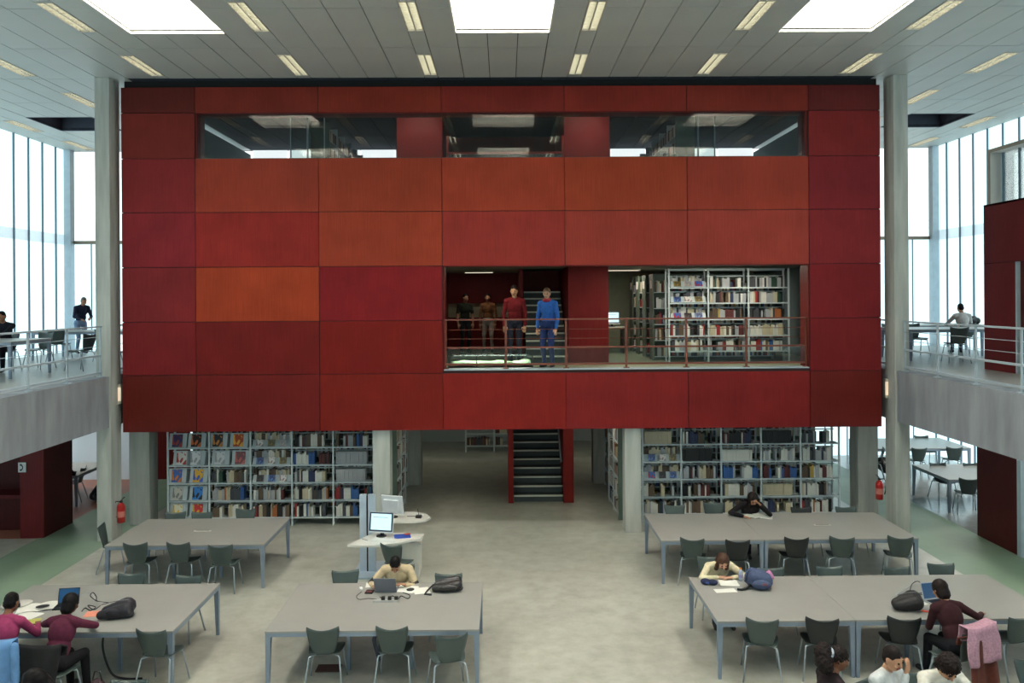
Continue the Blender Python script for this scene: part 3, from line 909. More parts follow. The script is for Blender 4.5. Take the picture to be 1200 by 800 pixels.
R = math.radians
A = 0.0
B = PI
T1, T2, T3, T4, T5 = 'empty table', 'bag table', 'tan man\'s table', 'black-clad woman\'s table', 'girl in cream\'s table'
CH = [
    (157.5, 637.5, A + R(4), 'dark chair on the near side of the %s, first from the gallery' % T1),
    (207.5, 637, A + R(-3), 'dark chair on the near side of the %s, the middle one' % T1),
    (257.5, 641, A + R(3), 'dark chair on the near side of the %s, farthest from the gallery' % T1),
    (116, 617, R(-80), 'dark chair at the short end of the %s' % T1),
    (206.5, 600.5, B + R(3), 'dark chair on the shelf side of the %s, first from the gallery' % T1),
    (237.7, 600.5, B, 'dark chair on the shelf side of the %s, the middle one' % T1),
    (289, 597, B + R(-4), 'dark chair on the shelf side of the %s, farthest from the gallery' % T1),
    (175, 735, A + R(-8), 'empty dark chair at the near corner of the %s' % T2),
    (155.6, 672.5, B + R(4), 'dark chair on the far side of the %s, opposite the bag' % T2),
    (222.5, 675, B - R(5), 'dark chair on the far side of the %s, by its open corner' % T2),
    (377.5, 736, A + R(3), 'dark chair on the near side of the %s, first of three' % T3),
    (458.5, 732.5, A - R(2), 'dark chair on the near side of the %s, directly opposite him' % T3),
    (529.5, 747, A + R(14), 'slightly turned chair pulled out on the near side of the %s' % T3),
    (405, 669, B + R(8), 'empty dark chair beside the man in tan, computer side' % ()),
    (526, 673, B - R(2), 'empty dark chair behind the leather bag on the %s' % T3),
    (457, 640, A - R(20), 'chair pushed up to the computer stand behind the man in tan'),
    (811, 632, A - R(16), 'dark chair at the near end of the %s, beside the open floor' % T4),
    (865, 635, A - R(6), 'dark chair directly behind the girl in cream'),
    (934, 632, A - R(8), 'dark chair on the near side of the %s, third in line' % T4),
    (987, 627.5, A - R(16), 'dark chair on the near side of the %s, fourth in line' % T4),
    (1055.5, 629.5, A - R(18), 'dark chair on the near side of the %s, by the gallery column' % T4),
    (790, 592.5, B, 'dark chair on the shelf side of the %s, first from the pillar' % T4),
    (835.5, 589.5, B, 'dark chair on the shelf side of the %s, next to her' % T4),
    (938, 595, B, 'dark chair on the shelf side of the %s, behind the cable slot' % T4),
    (990, 594.5, B, 'dark chair on the shelf side of the %s, nearest the gallery column' % T4),
    (893.5, 724.5, A - R(13), 'dark chair, near side of the %s, first from the open floor' % T5),
    (964, 722, A - R(13), 'dark chair on the near side of the %s, above the curly-haired woman' % T5),
    (1060.5, 722, A - R(12), 'dark chair under the black bag at the %s' % T5),
    (1200, 721, A + R(14), 'dark chair at the frame edge beyond the draped cardigan'),
    (902, 666, B, 'dark chair on the far side of the %s, behind her backpack' % T5),
    (970.5, 664.5, B, 'dark chair on the far side of the %s, the middle one' % T5),
    (1049, 665, B, 'dark chair on the far side of the %s, before the open laptop' % T5),
    (1101, 661, B - R(3), 'dark chair across from the woman in maroon, far side of the table'),
]
for px, py, rz, lb in CH:
    near = math.cos(rz) > 0.5
    far_ = math.cos(rz) < -0.5
    if near: e = 13.76 if py < 650 else 10.33 if px > 700 else 10.17
    elif far_: e = 15.43 if py < 610 else 11.95 if px > 700 else 11.88
    else: e = None
    if 450 < px < 460 and py < 650: e = 14.0
    chair_at(px, py, rz, lb.replace('dark chair', 'black chair', 1) if px in (865, 934, 964, 1060.5, 938) else lb, 0.0, e, px in (865, 934, 964, 1060.5, 938))

# ================================================================== TABLES
PORT = mat('cable_port', (190, 190, 182), 0.4)


def table(name, label, x0, x1, y0, y1, z=0.0, inner=True, cover=True, group=None, legs=None):
    t = thing(name, label, 'table', ((x0 + x1) / 2, (y0 + y1) / 2, z), 0, group)
    hx, hy = (x1 - x0) / 2, (y1 - y0) / 2
    top = part('tabletop', MB().box(-hx, hx, -hy, hy, 0.718, 0.742), TABLE, t, bevel=0.003)
    for q in ((-hx + 0.004, hx - 0.004, -hy + 0.004, -hy + 0.034), (-hx + 0.004, hx - 0.004, hy - 0.034, hy - 0.004)):
        part('apron', MB().box(q[0], q[1], q[2], q[3], 0.668, 0.717), TFRAME, t)
    for q in ((-hx + 0.004, -hx + 0.034, -hy + 0.034, hy - 0.034), (hx - 0.034, hx - 0.004, -hy + 0.034, hy - 0.034)):
        part('apron', MB().box(q[0], q[1], q[2], q[3], 0.668, 0.717), TFRAME, t)
    for sx in (-1, 1):
        for sy in (-1, 1):
            c1 = (sx * (hx - 0.038), sy * (hy - 0.038), 0.716)
            c0 = (sx * (hx - 0.028), sy * (hy - 0.028), 0.0)
            part('leg', MB().frustum(c0, (0.021, 0.021), c1, (0.034, 0.034)), TFRAME, t)
    if inner:
        for ix in (-0.3 * hx, 0.32 * hx):
            part('inner_leg', MB().frustum((ix, -0.33 * hy, 0), (0.02, 0.02), (ix, -0.33 * hy, 0.717), (0.024, 0.024)), TFRAME, t)
    if cover:
        p = part('cable_port', MB().box(-0.15, 0.15, -0.022, 0.022, 0.742, 0.752), PORT, t)
        part('slot', MB().box(-0.12, 0.12, -0.008, 0.008, 0.752, 0.754), BLACK, p)
    return t


table('reading_table', 'grey reading table before the magazine shelves, nothing on it but a cable port', -6.78, -4.09, 13.76, 15.42)
table('reading_table', 'grey reading table with a black bag and two girls at the left edge', -6.90, -4.18, 10.2, 11.9, cover=False)
table('reading_table', 'grey reading table where the man in tan works at a laptop', -3.02, -0.34, 10.16, 11.86, cover=False)
table('reading_table', 'smaller half of the table row before the right shelves, nearer the pillar', 2.65, 4.40, 13.77, 15.45, cover=False, inner=False)
table('reading_table', 'larger half of the table row before the right shelves, by the gallery column', 4.404, 7.05, 13.77, 15.45)
table('reading_table', 'smaller table section with the blue backpack and loose papers', 2.70, 4.47, 10.33, 11.97, cover=False, inner=False)
table('reading_table', 'larger table section where the woman in maroon uses a laptop', 4.474, 7.12, 10.33, 11.97, cover=False)
table('reading_table', 'reading table at the bottom edge below the man in white t-shirt', 2.7, 7.1, 5.7, 7.45, cover=False)
table('reading_table', 'reading table at the bottom edge below the girl with glasses', -6.9, -3.6, 5.7, 7.3, cover=False)
# under the galleries
table('reading_table', 'pale-lit table under the right gallery, nearer the green walkway', 9.95, 12.6, 18.1, 19.75, cover=False, inner=False)
table('reading_table', 'pale-lit table under the right gallery against the rear glass', 9.95, 12.6, 21.8, 23.4, cover=False, inner=False)
table('reading_table', 'table half hidden behind the dark red cabin under the left gallery', -12.4, -10.15, 19.3, 20.9, cover=False, inner=False)
# on the galleries
table('reading_table', 'white-edged table on the left gallery by the man in black suit', -12.1, -9.75, 16.1, 17.55, ZB, False, False)
table('reading_table', 'table on the left gallery before the standing man', -12.2, -9.7, 21.0, 22.5, ZB, False, False)
table('reading_table', 'table on the right gallery behind the railing', 9.5, 12.1, 18.9, 20.4, ZB, False, False)
table('reading_table', 'table on the right gallery where the man in white shirt sits', 10.6, 13.0, 21.3, 22.7, ZB, False, False)

# chairs under and on the galleries
chair_at(1078, 526, A - R(4), 'chair before the rear table under the right gallery, by the column')
chair_at(1119, 525, A - R(14), 'chair before the rear table under the right gallery, by the red panel')
chair_at(1098, 543, B, 'chair on the far side of the near table under the right gallery')
chair_at(1137, 543, B, 'chair on the far side of the near table beside the red panel')
chair_at(1136, 562, A - R(18), 'chair on the near side of the table half behind the red panel')
chair_at(1079, 511, B, 'chair against the glass behind the rear table under the right gallery')
chair_at(1037, 526, A + R(70), 'chair glimpsed between the two right-hand columns')
chair_at(1002, 513, R(-90), 'chair at the table end seen past the right bookcase')
chair_at(100, 548, R(100), 'chair with a bag beside it under the left gallery')
# left gallery
chair(-10.6, 18.55, B - R(10), 'chair behind the white-edged gallery table, nearest the column', ZB)
chair(-9.35, 18.0, R(75), 'chair at the open end of the white-edged gallery table', ZB)
chair(-11.1, 15.85, A, 'chair on the near side of the white-edged gallery table', ZB)
chair(-10.1, 20.75, A - R(12), 'chair before the table of the standing man on the gallery', ZB)
chair(-11.3, 20.7, A + R(10), 'second chair before the table of the standing man', ZB)
# right gallery
chair(9.95, 20.6, B, 'chair on the far side of the right gallery table, by the column', ZB)
chair(10.55, 20.65, B, 'second chair on the far side of the right gallery table', ZB)
chair(10.35, 18.5, A - R(10), 'dark chair on the near side of the right gallery table', ZB)
chair(11.97, 21.0, A - R(8), 'chair under the man in white shirt on the right gallery', ZB)
# ================================================================== BOOKSHELVES AND BOOKS
BOOK_RGB = [('white', (214, 212, 204), 18), ('cream', (192, 180, 154), 14), ('pale grey', (164, 166, 170), 16), ('dark grey', (66, 68, 74), 10),
            ('black', (28, 28, 30), 9), ('dark red', (88, 36, 36), 6), ('bright red', (150, 42, 42), 3), ('navy blue', (38, 48, 82), 5),
            ('mid blue', (48, 90, 148), 3), ('brown', (92, 74, 58), 11), ('dark green', (40, 70, 58), 2), ('yellow', (180, 150, 70), 1), ('orange', (168, 98, 52), 1)]
BW = [b[2] for b in BOOK_RGB]


def book_mesh(nm, rgb):
    cov = mat('book_cover_' + nm.replace(' ', '_'), rgb, 0.55, 0, 0.08, 5)
    b = MB()
    b.cur = 0
    b.box(-0.5, 0.5, 0.0, 0.10, 0, 1)                       # spine
    b.box(-0.5, -0.40, 0.10, 1.0, 0, 1).box(0.40, 0.5, 0.10, 1.0, 0, 1)   # boards
    b.cur = 1
    b.box(-0.40, 0.40, 0.10, 0.97, 0.015, 0.975)            # page block
    return b.mesh('book_' + nm.replace(' ', '_'), [cov, PAPER])


BOOKM = {b[0]: book_mesh(b[0], b[1]) for b in BOOK_RGB}
ORD = ['first', 'second', 'third', 'fourth', 'fifth', 'sixth', 'seventh', 'eighth', 'ninth', 'tenth', 'eleventh', 'twelfth', 'thirteenth',
       'fourteenth', 'fifteenth', 'sixteenth', 'seventeenth', 'eighteenth', 'nineteenth', 'twentieth', 'twenty-first', 'twenty-second', 'twenty-third', 'twenty-fourth', 'twenty-fifth', 'twenty-sixth', 'twenty-seventh', 'twenty-eighth', 'twenty-ninth', 'thirtieth']
ALL_BOOKS = []      # (visible size, x, y, z, w, h, d, colour, rot matrix params, label)
rb = random.Random(5)


def row_of_books(x0, x1, y, z, hmax, where, prio, palette=None, uniform=None, fill=1.0, wr=(0.030, 0.056)):
    """books standing on a shelf facing -y; x0..x1, front edge y, shelf height z"""
    x = x0 + rb.uniform(0.0, 0.03)
    end = x0 + (x1 - x0) * fill
    n = 0
    run, name = 0, None
    while True:
        w = rb.uniform(*wr)
        if uniform: w = uniform[1]
        if x + w > end: break
        if run <= 0:
            name = rb.choices([b[0] for b in BOOK_RGB], BW)[0] if not palette else rb.choice(palette)
            run = rb.choice([1, 1, 1, 2, 3]) if not uniform else 99
        run -= 1
        h = hmax * rb.uniform(0.68, 0.96) if not uniform else hmax * uniform[0]
        lab = '%s book, %s along %s' % (name, ORD[min(n, 29)], where)
        ALL_BOOKS.append((prio * w * h, x + w / 2, y + rb.uniform(0.0, 0.03), z, w - 0.002, h, rb.uniform(0.16, 0.21), name, lab))
        x += w; n += 1
        if not uniform and rb.random() < 0.05:
            x += rb.uniform(0.04, 0.16)


def bookcase(name, label, xs, y, z0, levels, depth, top, end_mat=SHELF, flip=1):
    t = thing(name, label, 'bookcase', (0, y, z0))
    for x in xs:
        part('upright', MB().box(x - 0.018, x + 0.018, 0, 0.035, 0, top).box(x - 0.018, x + 0.018, depth - 0.035, depth, 0, top).box(x - 0.012, x + 0.012, -0.02, depth, 0, 0.04), end_mat, t)
    for a, b in zip(xs, xs[1:]):
        for lv in levels:
            part('shelf', MB().box(a + 0.018, b - 0.018, 0.004, depth * 0.55, lv - 0.022, lv).box(a + 0.018, b - 0.018, 0.0, 0.01, lv - 0.03, lv), end_mat, t)
            part('bracket_rail', MB().box(a + 0.018, b - 0.018, depth * 0.6, depth * 0.6 + 0.012, lv + 0.25, lv + 0.275), end_mat, t)
        part('back_brace', MB().box(a + 0.018, b - 0.018, depth * 0.57, depth * 0.57 + 0.012, top - 0.05, top), end_mat, t)
    return t


LEV = [0.18, 0.55, 0.93, 1.31, 1.69]
XL = [-7.28, -6.39, -5.50, -4.61, -3.72, -2.85]
XR = [2.98, 3.82, 4.69, 5.56, 6.42, 7.26]
SY = 17.55
bookcase('bookcase', 'grey steel bookcase with face-out magazines under the red box', XL, SY, 0, LEV, 0.42, 2.12)
bookcase('bookcase', 'grey steel bookcase behind the woman in black under the red box', XR, SY, 0, LEV, 0.42, 2.12)

lvname = ['lowest shelf', 'second shelf up', 'middle shelf', 'fourth shelf up', 'top shelf']
bayname = ['first', 'second', 'third', 'fourth', 'fifth']
DISPLAY = {}     # sloped display racks: bay -> levels
for b in range(5):
    a, c = XL[b] + 0.03, XL[b + 1] - 0.03
    for l, lv in enumerate(LEV):
        wh = 'on %s, %s bay, magazine bookcase' % (lvname[l], bayname[b])
        if b == 0 or (b == 1 and l >= 3):
            continue
        if b == 4 and l in (2, 3):
            row_of_books(a, c, SY + 0.03, lv, 0.29, wh, 1.0, ['pale grey'], (0.92, 0.045), 0.86)
        elif b == 2 and l in (2, 3, 4):
            row_of_books(a, c, SY + 0.13, lv + 0.02, 0.30, wh, 0.6, ['cream', 'brown', 'pale grey', 'white'])
        elif b == 3 and l == 3:
            row_of_books(a, c, SY + 0.03, lv, 0.29, wh, 1.0, ['dark red', 'black', 'white', 'mid blue'])
        elif b == 4 and l == 1:
            row_of_books(a, c, SY + 0.03, lv, 0.30, wh, 1.0, ['bright red', 'mid blue', 'navy blue', 'dark red', 'dark green', 'white'])
        else:
            row_of_books(a, c, SY + 0.03, lv, 0.29, wh, 1.0, None, None, rb.uniform(0.8, 1.0))
for b in range(5):
    a, c = XR[b] + 0.03, XR[b + 1] - 0.03
    for l, lv in enumerate(LEV):
        wh = 'on %s, %s bay, bookcase behind woman in black' % (lvname[l], bayname[b])
        pal = None; uni = None; fl_ = rb.uniform(0.8, 1.0)
        if (b, l) in ((3, 4), (1, 3)):
            pal, uni = ['black'], (0.9, 0.045)
        elif (b, l) in ((2, 3), (3, 1)):
            pal, uni = ['cream', 'white'], (0.82, 0.05)
        elif (b, l) in ((0, 4),):
            pal, uni = ['cream'], (0.93, 0.042)
        elif (b, l) in ((4, 3), (3, 3), (4, 4)):
            pal = ['pale grey', 'pale grey', 'white', 'dark grey']
        elif (b, l) in ((2, 2), (3, 2)):
            pal = ['mid blue', 'mid blue', 'dark red', 'white', 'pale grey']
        elif b == 0 and l in (2, 3):
            row_of_books(a, c, SY + 0.13, lv + 0.02, 0.30, wh, 0.6, ['brown', 'pale grey', 'cream']); continue
        row_of_books(a, c, SY + 0.03, lv, 0.29, wh, 0.98, pal, uni, fl_)

# sloped display shelves with face-out magazines
COVER = [('blue magazine with an orange stripe', (40, 92, 170), (214, 120, 40)), ('yellow and blue magazine', (222, 168, 40), (46, 88, 190)), ('pale text-covered magazine', (196, 192, 180), (120, 120, 118)),
         ('bright blue magazine with a black figure', (48, 124, 200), (20, 24, 30)), ('white magazine with a yellow picture', (228, 222, 196), (220, 176, 48)), ('red and yellow magazine', (196, 44, 44), (226, 186, 64)),
         ('dark violet magazine', (58, 44, 92), (160, 60, 48)), ('black and orange magazine', (40, 26, 22), (214, 104, 40)), ('dark magazine with a colour photograph', (36, 40, 46), (210, 130, 50)), ('orange-brown magazine', (180, 74, 34), (236, 176, 60)),
         ('red-figured white magazine', (214, 208, 204), (176, 44, 44)), ('white notice sheet', (218, 220, 222), (160, 164, 168)), ('white printed sheet', (216, 218, 220), (168, 170, 174)), ('magazine with a red landscape', (120, 72, 76), (190, 96, 90))]


def cover_mat(nm, c1, c2):
    nm = 'cover_' + nm.replace(' ', '_')
    if nm in MATS: return MATS[nm]
    M = mat(nm, c1, 0.35, 0, 0.05, 4)
    nt = M.node_tree; N = nt.nodes; L = nt.links
    p = N['Principled BSDF']; rp = N['Color Ramp']; tc = N['Texture Coordinate']
    n2 = N.new('ShaderNodeTexVoronoi'); n2.inputs['Scale'].default_value = 3.2
    L.new(tc.outputs['Object'], n2.inputs['Vector'])
    r2 = N.new('ShaderNodeValToRGB'); r2.color_ramp.interpolation = 'CONSTANT'
    r2.color_ramp.elements[0].color = (0, 0, 0, 1); r2.color_ramp.elements[1].color = (1, 1, 1, 1); r2.color_ramp.elements[1].position = 0.55
    L.new(n2.outputs['Color'], r2.inputs['Fac'])
    mx = N.new('ShaderNodeMixRGB'); mx.inputs[2].default_value = lin(c2) + (1,)
    L.new(r2.outputs['Color'], mx.inputs[0]); L.new(rp.outputs['Color'], mx.inputs[1])
    L.new(mx.outputs['Color'], p.inputs['Base Color'])
    return M


SLOPE = R(-14)
hold_m = MB().box(-0.19, 0.19, 0.006, 0.014, 0.0, 0.31).box(-0.19, 0.19, -0.035, 0.012, 0.0, 0.012).box(0.178, 0.19, 0.0, 0.20, 0.0, 0.30).mesh('display_holder', SHELF)
mag_m = {}


def magazine(x, z, cov, where, w=0.21, h=0.27, y=SY + 0.03):
    nm, c1, c2 = cov
    if nm not in mag_m:
        mag_m[nm] = MB().box(-0.5, 0.5, -0.008, 0.004, 0, 1).mesh('magazine', cover_mat(nm, c1, c2))
    o = put('magazine', mag_m[nm], None, (x, y, z + 0.014), (SLOPE, 0, 0), (w, 1, h))
    tag(o, '%s face-out %s' % (nm, where), 'magazine', 'face-out magazines')


slots = [(0, 4, 0.22, 6), (0, 4, 0.68, 7), (1, 4, 0.2, 8), (1, 4, 0.70, 9), (0, 3, 0.32, 10), (0, 3, 0.66, 11), (1, 3, 0.25, 12), (1, 3, 0.74, 13),
         (0, 2, 0.2, 0), (0, 2, 0.72, 1), (0, 1, 0.22, 2), (0, 1, 0.70, 3), (0, 0, 0.22, 4), (0, 0, 0.70, 5)]
mt = bpy.data.objects['bookcase']
for b, l, fx, ci in slots:
    x = XL[b] + 0.89 * fx
    put('display_holder', hold_m, mt, (x, 0.04, LEV[l]), (SLOPE, 0, 0))
    magazine(x - 0.01, LEV[l], COVER[ci], 'on the %s, %s bay' % (lvname[l], bayname[b]), y=SY + 0.036)
small = [('small grey pamphlet', (150, 150, 156), (190, 170, 160)), ('small olive pamphlet', (96, 84, 52), (140, 120, 70)), ('small white pamphlet', (214, 210, 206), (150, 130, 130)),
         ('small navy pamphlet', (50, 64, 110), (90, 120, 180)), ('small black pamphlet', (34, 30, 32), (80, 60, 60)), ('small blue and red pamphlet', (54, 96, 170), (180, 50, 60))]
tray_l = MB().box(-0.41, 0.41, 0.0, 0.008, 0, 0.17).box(-0.41, 0.41, -0.03, 0.0, 0, 0.01).mesh('display_ledge', SHELF)
k = 0
for l in (2, 3, 4):
    put('display_ledge', tray_l, mt, ((XL[2] + XL[3]) / 2, 0.01, LEV[l]), (R(-30), 0, 0))
    for j in range(3):
        s = small[(k * 5 + 2 * l) % 6]; k += 1
        magazine(XL[2] + 0.2 + 0.25 * j, LEV[l], s, 'lying on the %s, %s place of the sloped ledge' % (lvname[l], ORD[j]), 0.15, 0.15, SY + 0.0)
mr_ = bpy.data.objects['bookcase.001']
for l in (2, 3, 4):
    if l == 4: continue
    put('display_ledge', tray_l, mr_, ((XR[0] + XR[1]) / 2, 0.01, LEV[l]), (R(-30), 0, 0))
    for j in range(3):
        s = small[(k * 5 + l) % 6]; k += 1
        magazine(XR[0] + 0.2 + 0.23 * j, LEV[l], s, 'on the %s beside the pillar, %s place' % (lvname[l], ORD[j]), 0.15, 0.15, SY + 0.0)

# bookcase in the book room of the box (three bays) and the ranges behind it
YB1 = 18.85
XS = [3.84, 4.76, 5.70, 6.64]
LV1 = [0.28, 0.64, 1.02, 1.40, 1.76]
bookcase('bookcase', 'pale steel bookcase of three bays facing out of the red box opening', XS, YB1, ZB, LV1, 0.40, 2.2)
b1 = bpy.data.objects['bookcase.002']
for b in range(3):
    a, c = XS[b] + 0.03, XS[b + 1] - 0.03
    for l, lv in enumerate(LV1):
        wh = 'on %s, %s bay, bookcase inside red box' % (lvname[l], bayname[b])
        if b == 0 and l >= 2:
            row_of_books(a, c, YB1 + 0.13, ZB + lv + 0.02, 0.28, wh, 0.5, ['pale grey', 'white', 'cream', 'dark grey'])
            put('display_ledge', tray_l, b1, ((a + c) / 2, 0.01, lv), (R(-30), 0, 0))
            for j in range(3):
                s = small[(k * 5 + l) % 6]; k += 1
                nm, c1, c2 = s
                o = put('magazine', mag_m[nm] if nm in mag_m else MB().box(-0.5, 0.5, -0.008, 0.004, 0, 1).mesh('magazine', cover_mat(nm, c1, c2)), None, (a + 0.17 + 0.25 * j, YB1 - 0.004, ZB + lv + 0.012), (R(-30), 0, 0), (0.17, 1, 0.15))
                tag(o, '%s on the %s ledge of the upstairs bookcase, %s place' % (nm, lvname[l], ORD[j]), 'magazine', 'face-out magazines')
        else:
            pal = ['cream', 'white'] if (b, l) == (2, 1) else None
            row_of_books(a, c, YB1 + 0.03, ZB + lv, 0.28, wh, 0.9, pal, None, rb.uniform(0.85, 1))

SIDE_BOOKS = []
def range_end(label, x0, x1, y, z0, h, depth=0.5):
    """free-standing book range seen end-on: end panel plus shelves full of books on both faces"""
    t = thing('book_range', label, 'bookcase', (x0, y, z0))
    L = x1 - x0
    part('end_panel', MB().box(0, 0.03, 0, depth, 0, h), SHELF_G, t)
    part('end_panel', MB().box(L - 0.03, L, 0, depth, 0, h), SHELF_G, t)
    part('spine_wall', MB().box(0.03, L - 0.03, depth / 2 - 0.01, depth / 2 + 0.01, 0, h), SHELF_G, t)
    part('label_holder', MB().box(-0.006, 0, 0.12, depth - 0.12, h - 0.35, h - 0.15), PAPER, t)
    for i in range(5):
        zz = 0.1 + i * (h - 0.15) / 5
        part('shelf', MB().box(0.03, L - 0.03, 0.0, depth, zz - 0.02, zz), SHELF, t)
        x = 0.05
        while x < L - 0.08:
            w = rb.uniform(0.03, 0.06)
            hh = rb.uniform(0.2, 0.29)
            SIDE_BOOKS.append((x0 + x, y + 0.02, y + 0.2, z0 + zz, w, hh, rb.choices([b[0] for b in BOOK_RGB], BW)[0]))
            x += w + 0.002
    return t


for i, yy in enumerate((19.7, 20.75, 21.8, 22.85)):
    range_end('book range standing end-on in the box, %s behind the front bookcase' % ORD[i], 3.62 - 0.12 * i * 0, 6.6, yy, ZB, 2.1)


range_end('second rank of shelving behind the magazine bookcase under the box', -7.2, -3.0, 18.75, 0, 2.1)
range_end('second rank of shelving behind the bookcase of the woman in black', 3.05, 7.2, 18.75, 0, 2.1)


def aisle_range(label, xc, y0, y1, z0, h, faces, depth=0.44, n_levels=6):
    """range running into depth (along y), books on the faces given (-1: facing -x, 1: facing +x)"""
    t = thing('book_range', label, 'bookcase', (xc, y0, z0))
    L = y1 - y0
    nb = max(1, round(L / 0.95))
    for i in range(nb + 1):
        yy = L * i / nb
        part('upright', MB().box(-depth / 2, depth / 2, yy - 0.015, yy + 0.015, 0, h), SHELF if i else SHELF_G, t)
    part('spine_wall', MB().box(-0.01, 0.01, 0, L, 0, h), SHELF_G, t)
    for i in range(n_levels - 1):
        zz = 0.12 + i * (h - 0.15) / (n_levels - 1)
        part('shelf', MB().box(-depth / 2, depth / 2, 0, L, zz - 0.02, zz), SHELF, t)
        for fc in faces:
            y = 0.03
            while y < L - 0.07:
                w = rb.uniform(0.03, 0.06); hh = rb.uniform(0.2, 0.28)
                x = fc * (depth / 2 - 0.02)
                SIDE_BOOKS.append(('y', xc + min(x, x - fc * 0.18), xc + max(x, x - fc * 0.18), y0 + y, z0 + zz, w, hh, rb.choices([b[0] for b in BOOK_RGB], BW)[0]))
                y += w + 0.002
    return t


aisle_range('book range running back behind the pillar left of the stairs, front section', -2.52, 17.75, 19.4, 0, 2.1, (1,), 0.3)
aisle_range('book range running back behind the pillar left of the stairs, rear section', -2.75, 19.6, 21.1, 0, 2.1, (1,))
aisle_range('book range running back right of the stairs, front section', 2.62, 17.75, 19.4, 0, 2.1, (-1,), 0.3)
aisle_range('book range running back right of the stairs, rear section', 2.8, 19.6, 21.1, 0, 2.1, (-1,))
aisle_range('tall book range on the upper floor behind the left window', -4.3, 19.1, 23.6, 6.9, 2.15, (1, -1))
aisle_range('tall book range on the upper floor behind the right window', 4.2, 18.7, 23.6, 6.9, 2.15, (1, -1))
XRR = [-1.25, -0.35, 0.55]
bookcase('bookcase', 'low-lit bookcase at the rear beside the ground floor stairs', XRR, 25.7, 0, [0.2, 0.58, 0.95, 1.33, 1.7], 0.4, 2.1)
for b in range(2):
    for l, lv in enumerate([0.2, 0.58, 0.95, 1.33, 1.7]):
        if rb.random() < 0.75:
            row_of_books(XRR[b] + 0.03, XRR[b + 1] - 0.03, 25.74, lv, 0.28, 'on %s, %s bay, rear bookcase' % (lvname[l], bayname[b]), 0.2, ['brown', 'cream', 'dark grey', 'dark red'], None, rb.uniform(0.3, 0.9))

ALL_BOOKS.sort(key=lambda b: -b[0])
single, rest = ALL_BOOKS[:300], ALL_BOOKS[300:]
for (_, x, y, z, w, h, d, nm, lab) in single:
    o = put('book', BOOKM[nm], None, (x, y, z), (0, 0, 0), (w, d, h))
    tag(o, lab, 'book', 'books on the steel shelves')
names = [b[0] for b in BOOK_RGB]
mb = MB()
for (_, x, y, z, w, h, d, nm, lab) in rest:
    mb.cur = names.index(nm); mb.box(x - w / 2, x + w / 2, y, y + d, z, z + h)
for s in SIDE_BOOKS:
    if s[0] == 'y':
        _, xa, xb, y, z, w, h, nm = s
        mb.cur = names.index(nm); mb.box(xa, xb, y, y + w, z, z + h)
    else:
        x, ya, yb_, z, w, h, nm = s
        mb.cur = names.index(nm); mb.box(x, x + w, ya, yb_, z, z + h)
o = part('shelved_books', mb, [MATS['book_cover_' + n.replace(' ', '_')] for n in names])
tag(o, 'the many smaller and farther books standing on the shelves', 'books', None, 'stuff')
# ================================================================== PEOPLE
def V(*a): return Vector(a)


TMP = bpy.data.scenes.new('fusing'); TVL = TMP.view_layers[0]


